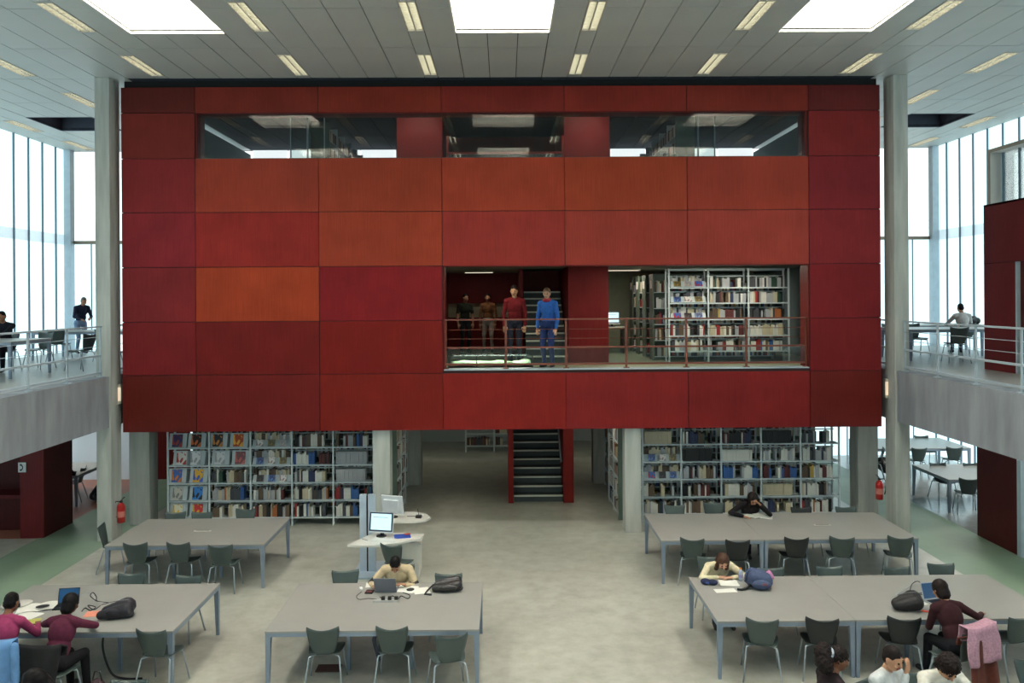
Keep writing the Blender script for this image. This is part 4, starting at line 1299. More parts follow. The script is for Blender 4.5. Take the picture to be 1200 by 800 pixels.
class Fig:
    """collects tapered capsules and ellipsoids, then fuses them into one continuous surface"""
    def __init__(self):
        self.mb = MB(); self.pr = []

    def cap(self, a, ra, b, rb, tag_, n=12):
        a, b = Vector(a), Vector(b)
        d = b - a; L = d.length
        t = d / L if L > 1e-6 else Vector((0, 0, 1))
        pts, rs = [], []
        for k in (90, 60, 30):
            pts.append(a - t * ra * math.sin(R(k))); rs.append(max(ra * math.cos(R(k)), 0.0008))
        pts.append(a); rs.append(ra); pts.append(b); rs.append(rb)
        for k in (30, 60, 90):
            pts.append(b + t * rb * math.sin(R(k))); rs.append(max(rb * math.cos(R(k)), 0.0008))
        self.mb.tube(pts, rs, n)
        self.pr.append(('c', np.array(a), np.array(b), ra, rb, tag_))

    def ell(self, c, r, tag_, rot=None, n=14):
        c = Vector(c); rot = rot or Matrix.Identity(3)
        M = Matrix.Translation(c) @ rot.to_4x4() @ Matrix.Diagonal((r[0], r[1], r[2], 1))
        prof = [(max(0.01, math.cos(R(k))), math.sin(R(k))) for k in range(-90, 91, 15)]
        self.mb.lathe(prof, n, M)
        self.pr.append(('e', np.array(c), np.array(rot), np.array(r), None, tag_))

    def fuse(self, name, mats, voxel, smooth=2, rough=None):
        me = self.mb.mesh('tmp', [])
        o = bpy.data.objects.new('tmp', me); TMP.collection.objects.link(o)
        md = o.modifiers.new('r', 'REMESH'); md.mode = 'VOXEL'; md.voxel_size = voxel; md.adaptivity = 0
        if smooth:
            sm = o.modifiers.new('s', 'SMOOTH'); sm.factor = 0.5; sm.iterations = smooth
        TVL.update(); dg = TVL.depsgraph
        ev = o.evaluated_get(dg)
        out = bpy.data.meshes.new_from_object(ev, depsgraph=dg)
        out.name = name
        bpy.data.objects.remove(o); bpy.data.meshes.remove(me)
        if rough:
            amp, sc = rough
            for v in out.vertices:
                k = mnoise.noise(v.co * sc) * 0.7 + mnoise.noise(v.co * sc * 2.1) * 0.5
                v.co += v.normal * (amp * k)
        out.materials.clear()
        for mm in mats.values() if isinstance(mats, dict) else mats:
            out.materials.append(mm)
        if isinstance(mats, dict) and len(mats) > 1:
            keys = list(mats)
            nf = len(out.polygons)
            ce = np.zeros(nf * 3); out.polygons.foreach_get('center', ce); ce = ce.reshape(-1, 3)
            best = np.full(nf, 1e9); idx = np.zeros(nf, dtype=np.int32)
            for p in self.pr:
                if p[0] == 'c':
                    ab = p[2] - p[1]; L2 = max(ab @ ab, 1e-9)
                    h = np.clip(((ce - p[1]) @ ab) / L2, 0, 1)
                    dist = np.linalg.norm(ce - p[1] - h[:, None] * ab, axis=1) - (p[3] + (p[4] - p[3]) * h)
                else:
                    q = ((ce - p[1]) @ p[2]) / p[3]
                    dist = (np.linalg.norm(q, axis=1) - 1) * float(p[3].min())
                mk = dist < best
                best[mk] = dist[mk]; idx[mk] = keys.index(p[5])
            out.polygons.foreach_set('material_index', idx)
        out.polygons.foreach_set('use_smooth', [True] * len(out.polygons))
        out.update()
        return out


def ik(a, t, l1, l2, pole):
    d = t - a; L = min(d.length, 0.998 * (l1 + l2)); dn = d.normalized()
    t = a + dn * L
    x = (l1 * l1 - l2 * l2 + L * L) / (2 * L)
    h = math.sqrt(max(l1 * l1 - x * x, 0))
    p = pole - dn * pole.dot(dn)
    p = p.normalized() if p.length > 1e-6 else dn.orthogonal().normalized()
    return a + dn * x + p * h, t


def hand(f, w, d, up, side, S, curl=0.5):
    """palm and five fingers; w wrist, d pointing direction, up back-of-hand normal, side +1: thumb towards d x up"""
    d = d.normalized(); up = (up - d * up.dot(d)); up = up.normalized() if up.length > 1e-5 else d.orthogonal().normalized()
    lat = d.cross(up) * side
    rot = Matrix((lat, d, up)).transposed()
    f.ell(w + d * 0.05 * S, (0.040 * S, 0.055 * S, 0.017 * S), 'skin', rot, 10)
    for i, (o, L) in enumerate(((0.029, 0.066), (0.010, 0.076), (-0.010, 0.071), (-0.028, 0.055))):
        b = w + d * 0.092 * S + lat * o * S
        k = b + (d * math.cos(curl * 0.5) - up * math.sin(curl * 0.5)) * L * 0.5 * S
        e = k + (d * math.cos(curl * 1.6) - up * math.sin(curl * 1.6)) * L * 0.5 * S
        f.cap(b, 0.0095 * S, k, 0.009 * S, 'skin', 8); f.cap(k, 0.009 * S, e, 0.0078 * S, 'skin', 8)
    b = w + d * 0.03 * S + lat * 0.034 * S
    k = b + (d * 0.7 + lat * 0.6 - up * 0.2).normalized() * 0.034 * S
    f.cap(b, 0.0115 * S, k, 0.010 * S, 'skin', 8)
    f.cap(k, 0.010 * S, k + (d * 0.95 + lat * 0.1 - up * 0.25).normalized() * 0.03 * S, 0.0085 * S, 'skin', 8)


HAIRM = {'black': mat('hair_black', (20, 17, 17), 0.55, 0, 0.3, 40, spec=0.15), 'brown': mat('hair_brown', (74, 50, 38), 0.5, 0, 0.3, 40, spec=0.2),
         'grey': mat('hair_greying', (84, 72, 66), 0.5, 0, 0.3, 40), 'dark': mat('hair_dark_brown', (34, 25, 23), 0.55, 0, 0.3, 40, spec=0.15), 'fair': mat('hair_fair', (120, 84, 62), 0.45, 0, 0.3, 40)}
EYE_M = mat('eye', (30, 24, 22), 0.2); LIP = mat('lip', (150, 82, 76), 0.5)
SKINS = {'light': (206, 158, 132), 'olive': (178, 128, 100), 'brown': (132, 88, 66), 'tan': (192, 142, 112)}


def person(label, loc, rz, sit=True, lean=8, turn=0, head=(0, 0, 0), lh=None, rh=None, lf=None, rf=None, skin='light', top=(90, 90, 90), bottom=(40, 44, 56),
           shoe=(30, 30, 32), hair='black', style='short', sleeve='long', S=1.0, voxel=0.009, scarf=None, stripe=None, seat=0.452, cat='person', bulk=1.0, lpole=None, rpole=None, extra=None):
    """local frame: faces +y, x to the person's right hand side is +x; head=(yaw, pitch down, roll) in degrees"""
    root = thing('person', label, cat, loc, rz, 'library visitors')
    f = Fig()
    P = V(0, 0, seat + 0.10) if sit else V(0, 0, 0.92 * S)
    rot = Matrix.Rotation(R(turn), 3, 'Z') @ Matrix.Rotation(R(-lean), 3, 'X')
    up = rot @ V(0, 0, 1); fw = rot @ V(0, 1, 0); sd = rot @ V(1, 0, 0)
    B_ = bulk
    f.ell(P, (0.175 * S * B_, 0.135 * S * B_, 0.125 * S), 'bottom')
    f.ell(P + up * 0.15 * S, (0.150 * S * B_, 0.112 * S * B_, 0.17 * S), 'top', rot)
    ch = P + up * 0.345 * S
    f.ell(ch, (0.172 * S * B_, 0.120 * S * B_, 0.185 * S), 'top', rot)
    nb = P + up * 0.515 * S
    shL, shR = P + up * 0.45 * S - sd * 0.175 * S, P + up * 0.45 * S + sd * 0.175 * S
    f.cap(shL, 0.064 * S * B_, nb - up * 0.02 * S, 0.062 * S, 'top'); f.cap(shR, 0.064 * S * B_, nb - up * 0.02 * S, 0.062 * S, 'top')
    hrot = rot.copy() if False else Matrix.Rotation(R(turn), 3, 'Z') @ Matrix.Rotation(R(-lean * 0.55), 3, 'X')
    hrot = hrot @ Matrix.Rotation(R(head[0]), 3, 'Z') @ Matrix.Rotation(R(-head[1]), 3, 'X') @ Matrix.Rotation(R(head[2]), 3, 'Y')
    hb = nb + up * 0.055 * S + fw * 0.015 * S
    f.cap(nb - up * 0.01, 0.056 * S, hb, 0.050 * S, 'skin' if not scarf else 'scarf')
    if scarf:
        f.ell(nb + up * 0.02 * S + fw * 0.03, (0.095 * S, 0.10 * S, 0.055 * S), 'scarf', rot)
    C = hb + hrot @ V(0, 0.018, 0.105) * S
    H = lambda x, y, z: C + hrot @ V(x, y, z) * S
    f.ell(C, (0.074 * S, 0.094 * S, 0.108 * S), 'skin', hrot)
    f.ell(H(0, 0.03, -0.06), (0.052 * S, 0.058 * S, 0.056 * S), 'skin', hrot)
    f.cap(H(0, 0.09, 0.012), 0.010 * S, H(0, 0.108, -0.022), 0.014 * S, 'skin', 8)
    for s in (-1, 1):
        f.ell(H(s * 0.076, -0.004, -0.008), (0.012 * S, 0.022 * S, 0.030 * S), 'skin', hrot, 8)
        f.ell(H(s * 0.036, 0.072, -0.03), (0.022 * S, 0.02 * S, 0.02 * S), 'skin', hrot, 8)
    # arms
    for s, sh, tgt, pole in ((-1, shL, lh, lpole), (1, shR, rh, rpole)):
        if tgt is None:
            tgt = sh + V(s * 0.05, 0.06, -0.52 * S) if not sit else P + V(s * 0.13, 0.33, 0.10)
        tgt = Vector(tgt)
        pole = Vector(pole) if pole else V(s * 0.6, -0.5, -0.5)
        el, wr = ik(sh, tgt, 0.285 * S, 0.25 * S, pole)
        f.cap(sh, 0.058 * S * B_, el, 0.044 * S * B_, 'top')
        if sleeve == 'short':
            half = sh + (el - sh) * 0.75
            f.pr[-1] = ('c', np.array(sh), np.array(half), 0.058 * S, 0.048 * S, 'top')
            f.cap(half, 0.042 * S, el, 0.041 * S, 'skin')
            f.cap(el, 0.041 * S, wr, 0.028 * S, 'skin')
        else:
            f.cap(el, 0.045 * S * B_, wr - (wr - el).normalized() * 0.015, 0.034 * S * B_, 'top')
        if stripe:
            a = sh + (el - sh) * 0.86
            f.pr.append(('c', np.array(a), np.array(a + (el - sh).normalized() * 0.025), 0.075 * S, 0.075 * S, 'stripe'))
        dd = (wr - el).normalized()
        hand(f, wr, dd, V(0, 0, 1) if abs(dd.z) < 0.8 else fw, -s, S)
    # legs
    for s, tgt in ((-1, lf), (1, rf)):
        hip = P + V(s * 0.095 * S, 0.0, -0.02)
        if tgt is None:
            tgt = V(s * 0.11, 0.46 * S, 0.085) if sit else V(s * 0.10, 0.0, 0.085)
        tgt = Vector(tgt)
        kn, an = ik(hip, tgt, 0.43 * S, 0.41 * S, V(0, 1, 0.9 if sit else 0.0))
        f.cap(hip, 0.092 * S * B_, kn, 0.062 * S * B_, 'bottom')
        f.cap(kn, 0.060 * S * B_, an, 0.045 * S, 'bottom')
        fd = V(0.12 * s, 1, 0).normalized()
        f.cap(an + V(0, 0, -0.035) - fd * 0.03, 0.042 * S, V(an.x, an.y, 0.035) + fd * 0.15 * S, 0.034 * S, 'shoe')
    if extra:
        extra(f, dict(P=P, up=up, fw=fw, sd=sd, nb=nb, C=C, hrot=hrot, shL=shL, shR=shR))
    nm = 'c%d_%d_%d' % tuple(top)
    mats = {'skin': mat('skin_' + skin, SKINS[skin], 0.55, 0, 0.05, 14, spec=0.3), 'top': mat('cloth_' + nm, top, 0.9, 0, 0.14, 16, bump=0.25, spec=0.2),
            'bottom': mat('trousers_%d_%d_%d' % tuple(bottom), bottom, 0.9, 0, 0.12, 16, bump=0.2, spec=0.2), 'shoe': mat('shoe_%d_%d_%d' % tuple(shoe), shoe, 0.5)}
    if scarf: mats['scarf'] = mat('scarf_%d' % scarf[0], scarf, 0.9, 0, 0.2, 20)
    if stripe: mats['stripe'] = mat('stripe_%d' % stripe[0], stripe, 0.9)
    me = f.fuse('body', mats, voxel, 2)
    put('body', me, root)
    # hair
    h = Fig()
    if style in ('short', 'crop'):
        k = 0.0 if style == 'short' else -0.006
        h.ell(H(0, -0.018, 0.034), (0.080 * S + k, 0.098 * S + k, 0.094 * S + k), 'h', hrot)
        h.ell(H(0, -0.04, -0.01), (0.078 * S + k, 0.066 * S, 0.075 * S), 'h', hrot)
        rough = (0.006, 45)
    elif style == 'bob':
        h.ell(H(0, -0.02, 0.03), (0.092 * S, 0.106 * S, 0.102 * S), 'h', hrot)
        h.cap(H(0, -0.02, 0.02), 0.094 * S, H(0, -0.038, -0.065), 0.084 * S, 'h')
        rough = (0.004, 30)
    elif style == 'long':
        h.ell(H(0, -0.022, 0.03), (0.088 * S, 0.104 * S, 0.10 * S), 'h', hrot)
        h.cap(H(0, -0.06, 0.0), 0.085 * S, H(0, -0.085, -0.15) , 0.075 * S, 'h')
        for s in (-1, 1):
            h.cap(H(s * 0.07, 0.01, 0.03), 0.03 * S, H(s * 0.078, 0.03, -0.17), 0.034 * S, 'h')
        h.cap(H(0, -0.085, -0.13), 0.075 * S, nb + up * (-0.10) - fw * 0.10, 0.055 * S, 'h')
        rough = (0.006, 24)
    elif style == 'curly':
        h.ell(H(0, -0.03, 0.035), (0.108 * S, 0.118 * S, 0.112 * S), 'h', hrot)
        h.ell(H(0, -0.055, -0.03), (0.105 * S, 0.09 * S, 0.09 * S), 'h', hrot)
        rough = (0.016, 42)
    elif style == 'pony':
        h.ell(H(0, -0.02, 0.032), (0.086 * S, 0.102 * S, 0.098 * S), 'h', hrot)
        for a_ in range(5):
            h.ell(H(0.02 * (a_ - 2), -0.16 - 0.02 * (a_ % 2), 0.04 - 0.035 * a_), (0.085 * S, 0.08 * S, 0.075 * S), 'h', hrot)
        rough = (0.018, 40)
    hm = h.fuse('hair', [HAIRM[hair]], max(voxel, 0.008), 1, rough)
    put('hair', hm, root)
    em = MB()
    for s in (-1, 1):
        put('eye', EYEMESH, root, H(s * 0.031, 0.086, 0.012), (0, 0, 0), (S, S, S))
    put('mouth', MOUTHMESH, root, H(0, 0.087, -0.058), (hrot.to_euler()[0], hrot.to_euler()[1], hrot.to_euler()[2]), (S, S, S))
    return root, dict(H=H, hrot=hrot, nb=nb, P=P, up=up, fw=fw)


EYEMESH = MB().lathe([(0.003, -0.009), (0.008, -0.005), (0.0105, 0), (0.008, 0.005), (0.003, 0.009)], 8).mesh('eye', EYE_M, True)
MOUTHMESH = MB().box(-0.022, 0.022, -0.006, 0.006, -0.005, 0.005).mesh('mouth', LIP)


def to_local(root, p):
    c, s = math.cos(-root[2]), math.sin(-root[2])
    dx, dy, dz = p[0] - root[0], p[1] - root[1], p[2] - root[3]
    return V(c * dx - s * dy, s * dx + c * dy, dz)


def seated(label, x, y, rz, hands=None, z=0.0, with_chair=None, **kw):
    if hands:
        kw['lh'] = to_local((x, y, rz, z), hands[0]) if hands[0] is not None else None
        kw['rh'] = to_local((x, y, rz, z), hands[1]) if hands[1] is not None else None
    if with_chair:
        chair(x + 0.02 * math.sin(rz), y - 0.02 * math.cos(rz), rz, with_chair, z)
    return person(label, (x, y, z), rz, True, **kw)


tt = 0.775
# the man in tan at the laptop (faces the camera)
h1, h2 = at_z(437, 689, tt), at_z(474, 688, tt)
seated('man in a tan sweater bent over papers behind a grey laptop', -1.60, 12.17, B, (h2 + V(-0.0, 0.10, 0), h1 + V(0, 0.10, 0)), lean=36, head=(0, 34, 0), skin='olive', top=(204, 184, 150), bottom=(52, 56, 70),
       hair='black', style='short', stripe=(56, 50, 50), with_chair='chair of the man in the tan sweater', bulk=1.12)
# the girl in cream
h1, h2 = at_z(846, 679, tt), at_z(858, 679, tt)
seated('girl in a cream sweater with long brown hair writing at her table', 3.20, 12.42, B, (h2 + V(0.03, 0.1, 0), h1 + V(-0.03, 0.1, 0)), lean=46, head=(0, 20, 0), skin='light', top=(212, 200, 168), bottom=(60, 64, 84),
       hair='brown', style='long', with_chair='chair of the girl in the cream sweater', S=0.97, lpole=(-0.9, 0, -0.2), rpole=(0.9, 0, -0.2))
# the woman in black leaning on one hand
x, y = 4.66, 15.60
seated('woman in black leaning her head on her hand over open books', x, y, B, (V(4.77, 15.10, 0.98), V(4.45, 15.12, tt)), lean=34, head=(6, 22, 8), skin='olive', top=(30, 26, 28), bottom=(34, 36, 44),
       hair='dark', style='long', with_chair='chair of the woman in black', lpole=(-0.7, 0.3, -0.7), rpole=(0.9, 0.0, -0.2))
# the woman in maroon, back to the camera
x, y = 5.60, 10.0
h1, h2 = at_z(1093, 719, tt), at_z(1150, 719, tt)
seated('woman in a dark maroon jumper with bobbed hair, seen from behind at her laptop', x, y, R(8), (h1, h2), lean=26, head=(12, 14, 0), skin='tan', top=(58, 30, 34), bottom=(26, 26, 30), hair='dark', style='bob', S=0.98)
# girls at the left edge
x, y = -5.43, 9.80
h1, h2 = at_z(62, 728, tt), at_z(100, 730, tt)
seated('girl in a burgundy jumper with a dark bob, folding her arms on the table', x, y, R(-6), (V(-5.62, 10.36, tt), V(-5.30, 10.36, tt)), lean=24, head=(-10, 12, 0), skin='brown', top=(88, 36, 56), bottom=(28, 26, 30), hair='black', style='bob', S=0.98, rpole=(1, 0, -0.1), lpole=(-1, 0, -0.1))
x, y = -6.10, 9.80
seated('person in a pink jumper cut by the frame edge', x, y, R(4), (V(-6.25, 10.36, tt), V(-5.95, 10.36, tt)), lean=22, head=(0, 14, 0), skin='brown', top=(150, 58, 96), bottom=(34, 34, 44), hair='black', style='short')
# foreground row at the bottom of the frame
x, y = -4.44, 8.05
_, g1 = seated('girl with glasses and long dark hair at the bottom edge', x, y, R(118), None, lean=14, head=(0, 18, 0), skin='tan', top=(196, 188, 200), bottom=(50, 52, 66), hair='black', style='long', with_chair='chair of the girl with glasses at the bottom edge', S=0.98)
root_g = bpy.data.objects[_.name]
GL = mat('spectacle_frame', (30, 30, 34), 0.3)
gl = MB()
for s in (-1, 1):
    gl.tube([Vector((s * 0.034 + 0.026 * math.cos(w), 0.0, 0.018 * math.sin(w))) for w in [2 * PI * i / 12 for i in range(13)]], 0.003, 5)
gl.tube([(-0.008, 0, 0.004), (0.008, 0, 0.004)], 0.003, 5)
for s in (-1, 1):
    gl.tube([(s * 0.06, 0, 0.004), (s * 0.078, -0.09, 0.0)], 0.003, 5)
part('glasses', gl, GL, root_g, loc=g1['H'](0, 0.108, 0.012), rot=g1['hrot'].to_euler())
x, y = 3.22, 8.18
_, g2 = seated('curly-haired woman in a dark jacket turned to the side at the bottom edge', x, y, R(-80), None, lean=10, head=(0, 12, 0), skin='brown', top=(44, 34, 36), bottom=(40, 42, 52), hair='dark', style='pony', with_chair='chair of the curly-haired woman at the bottom edge')
part('hair_tie', MB().tube([g2['H'](0.05 * math.cos(w), -0.115, 0.03 + 0.05 * math.sin(w)) for w in [2 * PI * i / 12 for i in range(13)]], 0.012, 6), mat('hair_tie', (170, 178, 190), 0.6), bpy.data.objects[_.name], True)
x, y = 3.86, 8.30
seated('man in a white shirt touching his face at the bottom edge', x, y, R(-150), (V(4.02, 8.12, 1.08), None), lean=6, head=(0, 16, 0), skin='tan', top=(206, 208, 208), bottom=(48, 52, 64), hair='dark', style='short', with_chair='chair of the man touching his face at the bottom edge', bulk=1.08, lpole=(0.4, 0.2, -1))
x, y = 4.46, 8.45
seated('curly-haired man in a white t-shirt looking down at the bottom edge', x, y, B, (V(4.66, 7.85, 0.90), V(4.26, 7.85, 0.90)), lean=22, head=(0, 36, 0), skin='tan', top=(222, 218, 206), bottom=(60, 60, 70), hair='dark', style='curly', sleeve='short', with_chair='chair of the curly-haired man in white t-shirt', bulk=1.08)

# visitors inside the red box
person('man in a bright blue jumper with a red scarf behind the box railing', (0.98, 18.0, ZB), R(150), False, lean=4, head=(18, 10, 0), skin='light', top=(60, 112, 196), bottom=(44, 62, 110), hair='fair', style='short', scarf=(184, 60, 72), S=1.03, bulk=1.08, voxel=0.011)
person('man in a dark red jumper beside the stairs in the box', (0.24, 18.75, ZB), R(176), False, lean=3, head=(-8, 8, 0), skin='tan', top=(112, 28, 34), bottom=(42, 44, 58), hair='dark', style='short', S=1.07, voxel=0.012)
person('figure in a dark t-shirt in the shadow of the box, seen at the far end', (-1.12, 23.0, ZB), R(200), False, lean=2, head=(10, 4, 0), skin='tan', top=(48, 50, 44), bottom=(44, 48, 52), hair='black', style='short', sleeve='short', S=0.97, voxel=0.013)
person('figure in an orange-brown top and pale trousers at the far end of the box', (-0.46, 23.1, ZB), R(170), False, lean=2, head=(0, 4, 0), skin='tan', top=(136, 92, 62), bottom=(176, 166, 156), hair='black', style='short', S=0.97, voxel=0.013, lf=(-0.14, 0.12, 0.085), rf=(0.14, -0.1, 0.085))

# visitors on the galleries
seated('man in a dark suit seated at the left gallery table', -11.05, 18.05, B + R(12), (V(-10.85, 17.5, ZB + tt), V(-11.3, 17.5, ZB + tt)), ZB, 'chair of the man in the dark suit on the left gallery', lean=10, head=(-16, 16, 0), skin='olive', top=(34, 34, 42), bottom=(28, 28, 34), hair='black', style='crop', voxel=0.011)
person('man in a navy jacket standing at the left gallery table', (-12.36, 23.75, ZB), R(-128), False, lean=14, head=(0, 24, 0), skin='olive', top=(40, 44, 62), bottom=(120, 140, 168), hair='grey', style='crop', S=0.98, voxel=0.011,
       lh=(-0.1, 0.38, 1.02), rh=(0.16, 0.40, 1.0))
seated('man in a white shirt sitting with his back turned on the right gallery', 11.97, 21.02, R(-8), (V(11.8, 21.55, ZB + tt), V(12.3, 21.5, ZB + tt)), ZB, None, lean=12, head=(0, 14, 0), skin='olive', top=(206, 200, 196), bottom=(70, 84, 110), hair='black', style='crop', voxel=0.011)
seated('dark-clothed reader half hidden behind the red cabin under the left gallery', -10.55, 19.1, R(10), (V(-10.7, 19.5, tt), V(-10.3, 19.5, tt)), 0.0, 'chair of the reader behind the red cabin', lean=14, head=(0, 12, 0), skin='tan', top=(32, 34, 44), bottom=(28, 30, 38), hair='black', style='short', voxel=0.011)
# ================================================================== CABINS OF DARK RED PANELS
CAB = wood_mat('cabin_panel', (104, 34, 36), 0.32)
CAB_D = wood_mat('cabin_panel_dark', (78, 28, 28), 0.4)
t = thing('red_cabin', 'dark red panelled cabin with a niche and sign under the left gallery', 'cabin', (-10.0, 16.8, 0))
part('front_panel', MB().box(0.0, 0.48, 0, 0.04, 0, 2.31), CAB, t)
part('side_panel', MB().box(0.44, 0.48, 0.04, 1.12, 0, 2.31), CAB_D, t)
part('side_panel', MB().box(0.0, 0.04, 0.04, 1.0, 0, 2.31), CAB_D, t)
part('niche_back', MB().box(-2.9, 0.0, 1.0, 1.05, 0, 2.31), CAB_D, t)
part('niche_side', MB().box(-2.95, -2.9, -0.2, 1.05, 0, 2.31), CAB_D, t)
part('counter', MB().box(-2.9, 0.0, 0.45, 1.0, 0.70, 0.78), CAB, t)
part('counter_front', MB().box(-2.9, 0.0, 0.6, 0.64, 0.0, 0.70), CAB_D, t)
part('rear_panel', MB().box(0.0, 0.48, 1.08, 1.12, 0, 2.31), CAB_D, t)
s_ = thing('telephone_sign', 'small white sign with a black telephone receiver on the red cabin', 'sign', (-9.95, 16.79, 1.46))
part('plate', MB().box(-0.075, 0.085, -0.012, 0.0, -0.10, 0.10), mat('sign_white', (206, 210, 212), 0.5), s_)
hs = MB()
hs.tube([(-0.02, -0.016, 0.055), (0.012, -0.016, 0.03), (0.022, -0.016, 0.0), (0.012, -0.016, -0.035), (-0.02, -0.016, -0.055)], [0.014, 0.009, 0.008, 0.009, 0.014], 8)
hs.box(-0.032, -0.002, -0.022, -0.012, 0.035, 0.07).box(-0.032, -0.002, -0.022, -0.012, -0.07, -0.035)
part('receiver_mark', hs, BLACK, s_)

t = thing('red_cabin', 'dark red panel wall of the cabin under the right gallery', 'cabin', (9.6, 15.10, 0))
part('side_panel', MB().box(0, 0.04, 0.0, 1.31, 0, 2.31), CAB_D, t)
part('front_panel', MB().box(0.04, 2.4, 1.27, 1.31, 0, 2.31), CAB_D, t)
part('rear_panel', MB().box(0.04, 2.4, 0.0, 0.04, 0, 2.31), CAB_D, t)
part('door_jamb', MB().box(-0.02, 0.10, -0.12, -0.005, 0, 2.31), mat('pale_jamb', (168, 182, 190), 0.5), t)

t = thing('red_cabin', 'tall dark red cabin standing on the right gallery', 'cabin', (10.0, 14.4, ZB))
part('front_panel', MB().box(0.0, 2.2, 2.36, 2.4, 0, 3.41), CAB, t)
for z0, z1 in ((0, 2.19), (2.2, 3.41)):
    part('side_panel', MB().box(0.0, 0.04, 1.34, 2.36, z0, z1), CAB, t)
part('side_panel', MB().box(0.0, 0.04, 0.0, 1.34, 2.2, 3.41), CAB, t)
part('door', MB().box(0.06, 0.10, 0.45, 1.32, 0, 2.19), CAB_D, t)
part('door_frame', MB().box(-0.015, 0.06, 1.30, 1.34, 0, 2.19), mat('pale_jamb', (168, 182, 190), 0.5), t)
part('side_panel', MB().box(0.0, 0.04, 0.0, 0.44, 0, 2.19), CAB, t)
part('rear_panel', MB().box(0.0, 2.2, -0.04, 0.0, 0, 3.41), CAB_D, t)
part('roof', MB().box(0.0, 2.2, 0.0, 2.36, 3.37, 3.41), CAB_D, t)

# ================================================================== WALL FITTINGS
for s, nm in ((-1, 'left'), (1, 'right')):
    t = thing('wall_lamp', 'small warm lamp box on the %s column beside the box corner' % nm, 'lamp', (s * 7.955, 16.85, 2.95))
    part('housing', MB().box(-0.03, 0.03, -0.05, 0.05, -0.2, 0.2), mat('lamp_housing', (190, 186, 172), 0.5), t)
    part('lens', MB().box(-0.035, 0.035, -0.056, -0.05, -0.14, 0.14), glow_mat('lamp_lens', (255, 214, 170), 0.35), t)
    p = (-7.90, 16.74, 0.52) if s < 0 else (7.90, 17.05, 0.78)
    t = thing('fire_extinguisher', 'red fire extinguisher hung between the two %s columns' % nm, 'extinguisher', p)
    RED = mat('extinguisher_red', (176, 26, 24), 0.3)
    part('cylinder', MB().lathe([(0.06, -0.2), (0.075, -0.19), (0.078, 0.1), (0.07, 0.15), (0.045, 0.19), (0.025, 0.2), (0.025, 0.215)], 16), RED, t, True)
    part('valve', MB().box(-0.02, 0.02, -0.03, 0.03, 0.215, 0.25), BLACK, t)
    part('lever', MB().tube([(0.0, 0.0, 0.25), (0.05 * -s, -0.02, 0.30), (0.09 * -s, -0.04, 0.33)], 0.011, 6), BLACK, t)
    part('hose', MB().tube([(0, -0.03, 0.235), (0.07 * s, -0.07, 0.25), (0.11 * s, -0.08, 0.18), (0.10 * s, -0.07, 0.0), (0.085 * s, -0.05, -0.08)], 0.012, 6), BLACK, t)
    part('label', MB().lathe([(0.0785, -0.08), (0.079, -0.08), (0.079, 0.04), (0.0785, 0.04)], 16), mat('extinguisher_label', (196, 120, 110), 0.5), t)
    part('bracket', MB().box(-0.03 + s * 0.06, 0.03 + s * 0.06, -0.02, 0.02, -0.02, 0.02), STEEL_W, t)
BLUE = mat('blue_sign', (30, 84, 190), 0.4)
for x, y, lb in ((-7.30, 17.5, 'small blue sign above the end of the magazine bookcase'), (-2.30, 17.6, 'small blue sign hung beside the pillar above the aisle')):
    o = part('shelf_sign', MB().box(-0.09, 0.09, -0.008, 0.008, 0, 0.10), BLUE, None, loc=(x, y, 2.06)); tag(o, lb, 'sign')

# ================================================================== COMPUTER STAND
t = thing('computer_stand', 'white two-tier computer stand with leaf-shaped desks', 'computer desk', (-2.1, 14.6, 0))
DESK = mat('white_desk', (214, 212, 204), 0.4); POSTM = mat('stand_post', (178, 192, 206), 0.4)


def leaf(n=16):
    pts = [(-0.62, -0.42)]
    for i in range(n + 1):
        a = i / n
        pts.append((-0.62 + 1.20 * a, -0.42 + 0.05 * math.sin(PI * a) + 0.35 * a * a - 0.14 * math.sin(PI * a)))
    pts += [(0.60, 0.02), (0.50, 0.16), (0.2, 0.26), (-0.3, 0.26)]
    return pts


part('desktop', MB().prism(leaf(), 0.715, 0.745, Matrix.Translation((0.05, -0.50, 0))), DESK, t)
back_leaf = [(-0.30, -0.35), (0.35, -0.40), (0.55, -0.30), (0.62, -0.12), (0.52, 0.12), (0.30, 0.28), (-0.10, 0.34), (-0.35, 0.30)]
part('desktop', MB().prism(back_leaf, 0.815, 0.845, Matrix.Translation((0.10, 0.50, 0))), DESK, t)
part('post', MB().box(-0.50, -0.38, -0.14, -0.08, 0, 1.40), POSTM, t)
part('post', MB().box(-0.35, -0.22, -0.14, -0.08, 0, 1.40), POSTM, t)
part('post_gap', MB().box(-0.38, -0.35, -0.12, -0.09, 0, 1.38), BLACK, t)
part('foot', MB().box(-0.6, -0.1, -0.45, 0.45, 0, 0.03), POSTM, t)
part('support', MB().box(-0.36, -0.26, -0.08, 0.60, 0.70, 0.81), POSTM, t)
part('cabinet', MB().box(0.22, 0.58, -0.42, 0.10, 0.0, 0.60), DESK, t, bevel=0.01)
part('cabinet_top', MB().box(0.18, 0.62, -0.46, 0.12, 0.60, 0.625), DESK, t)


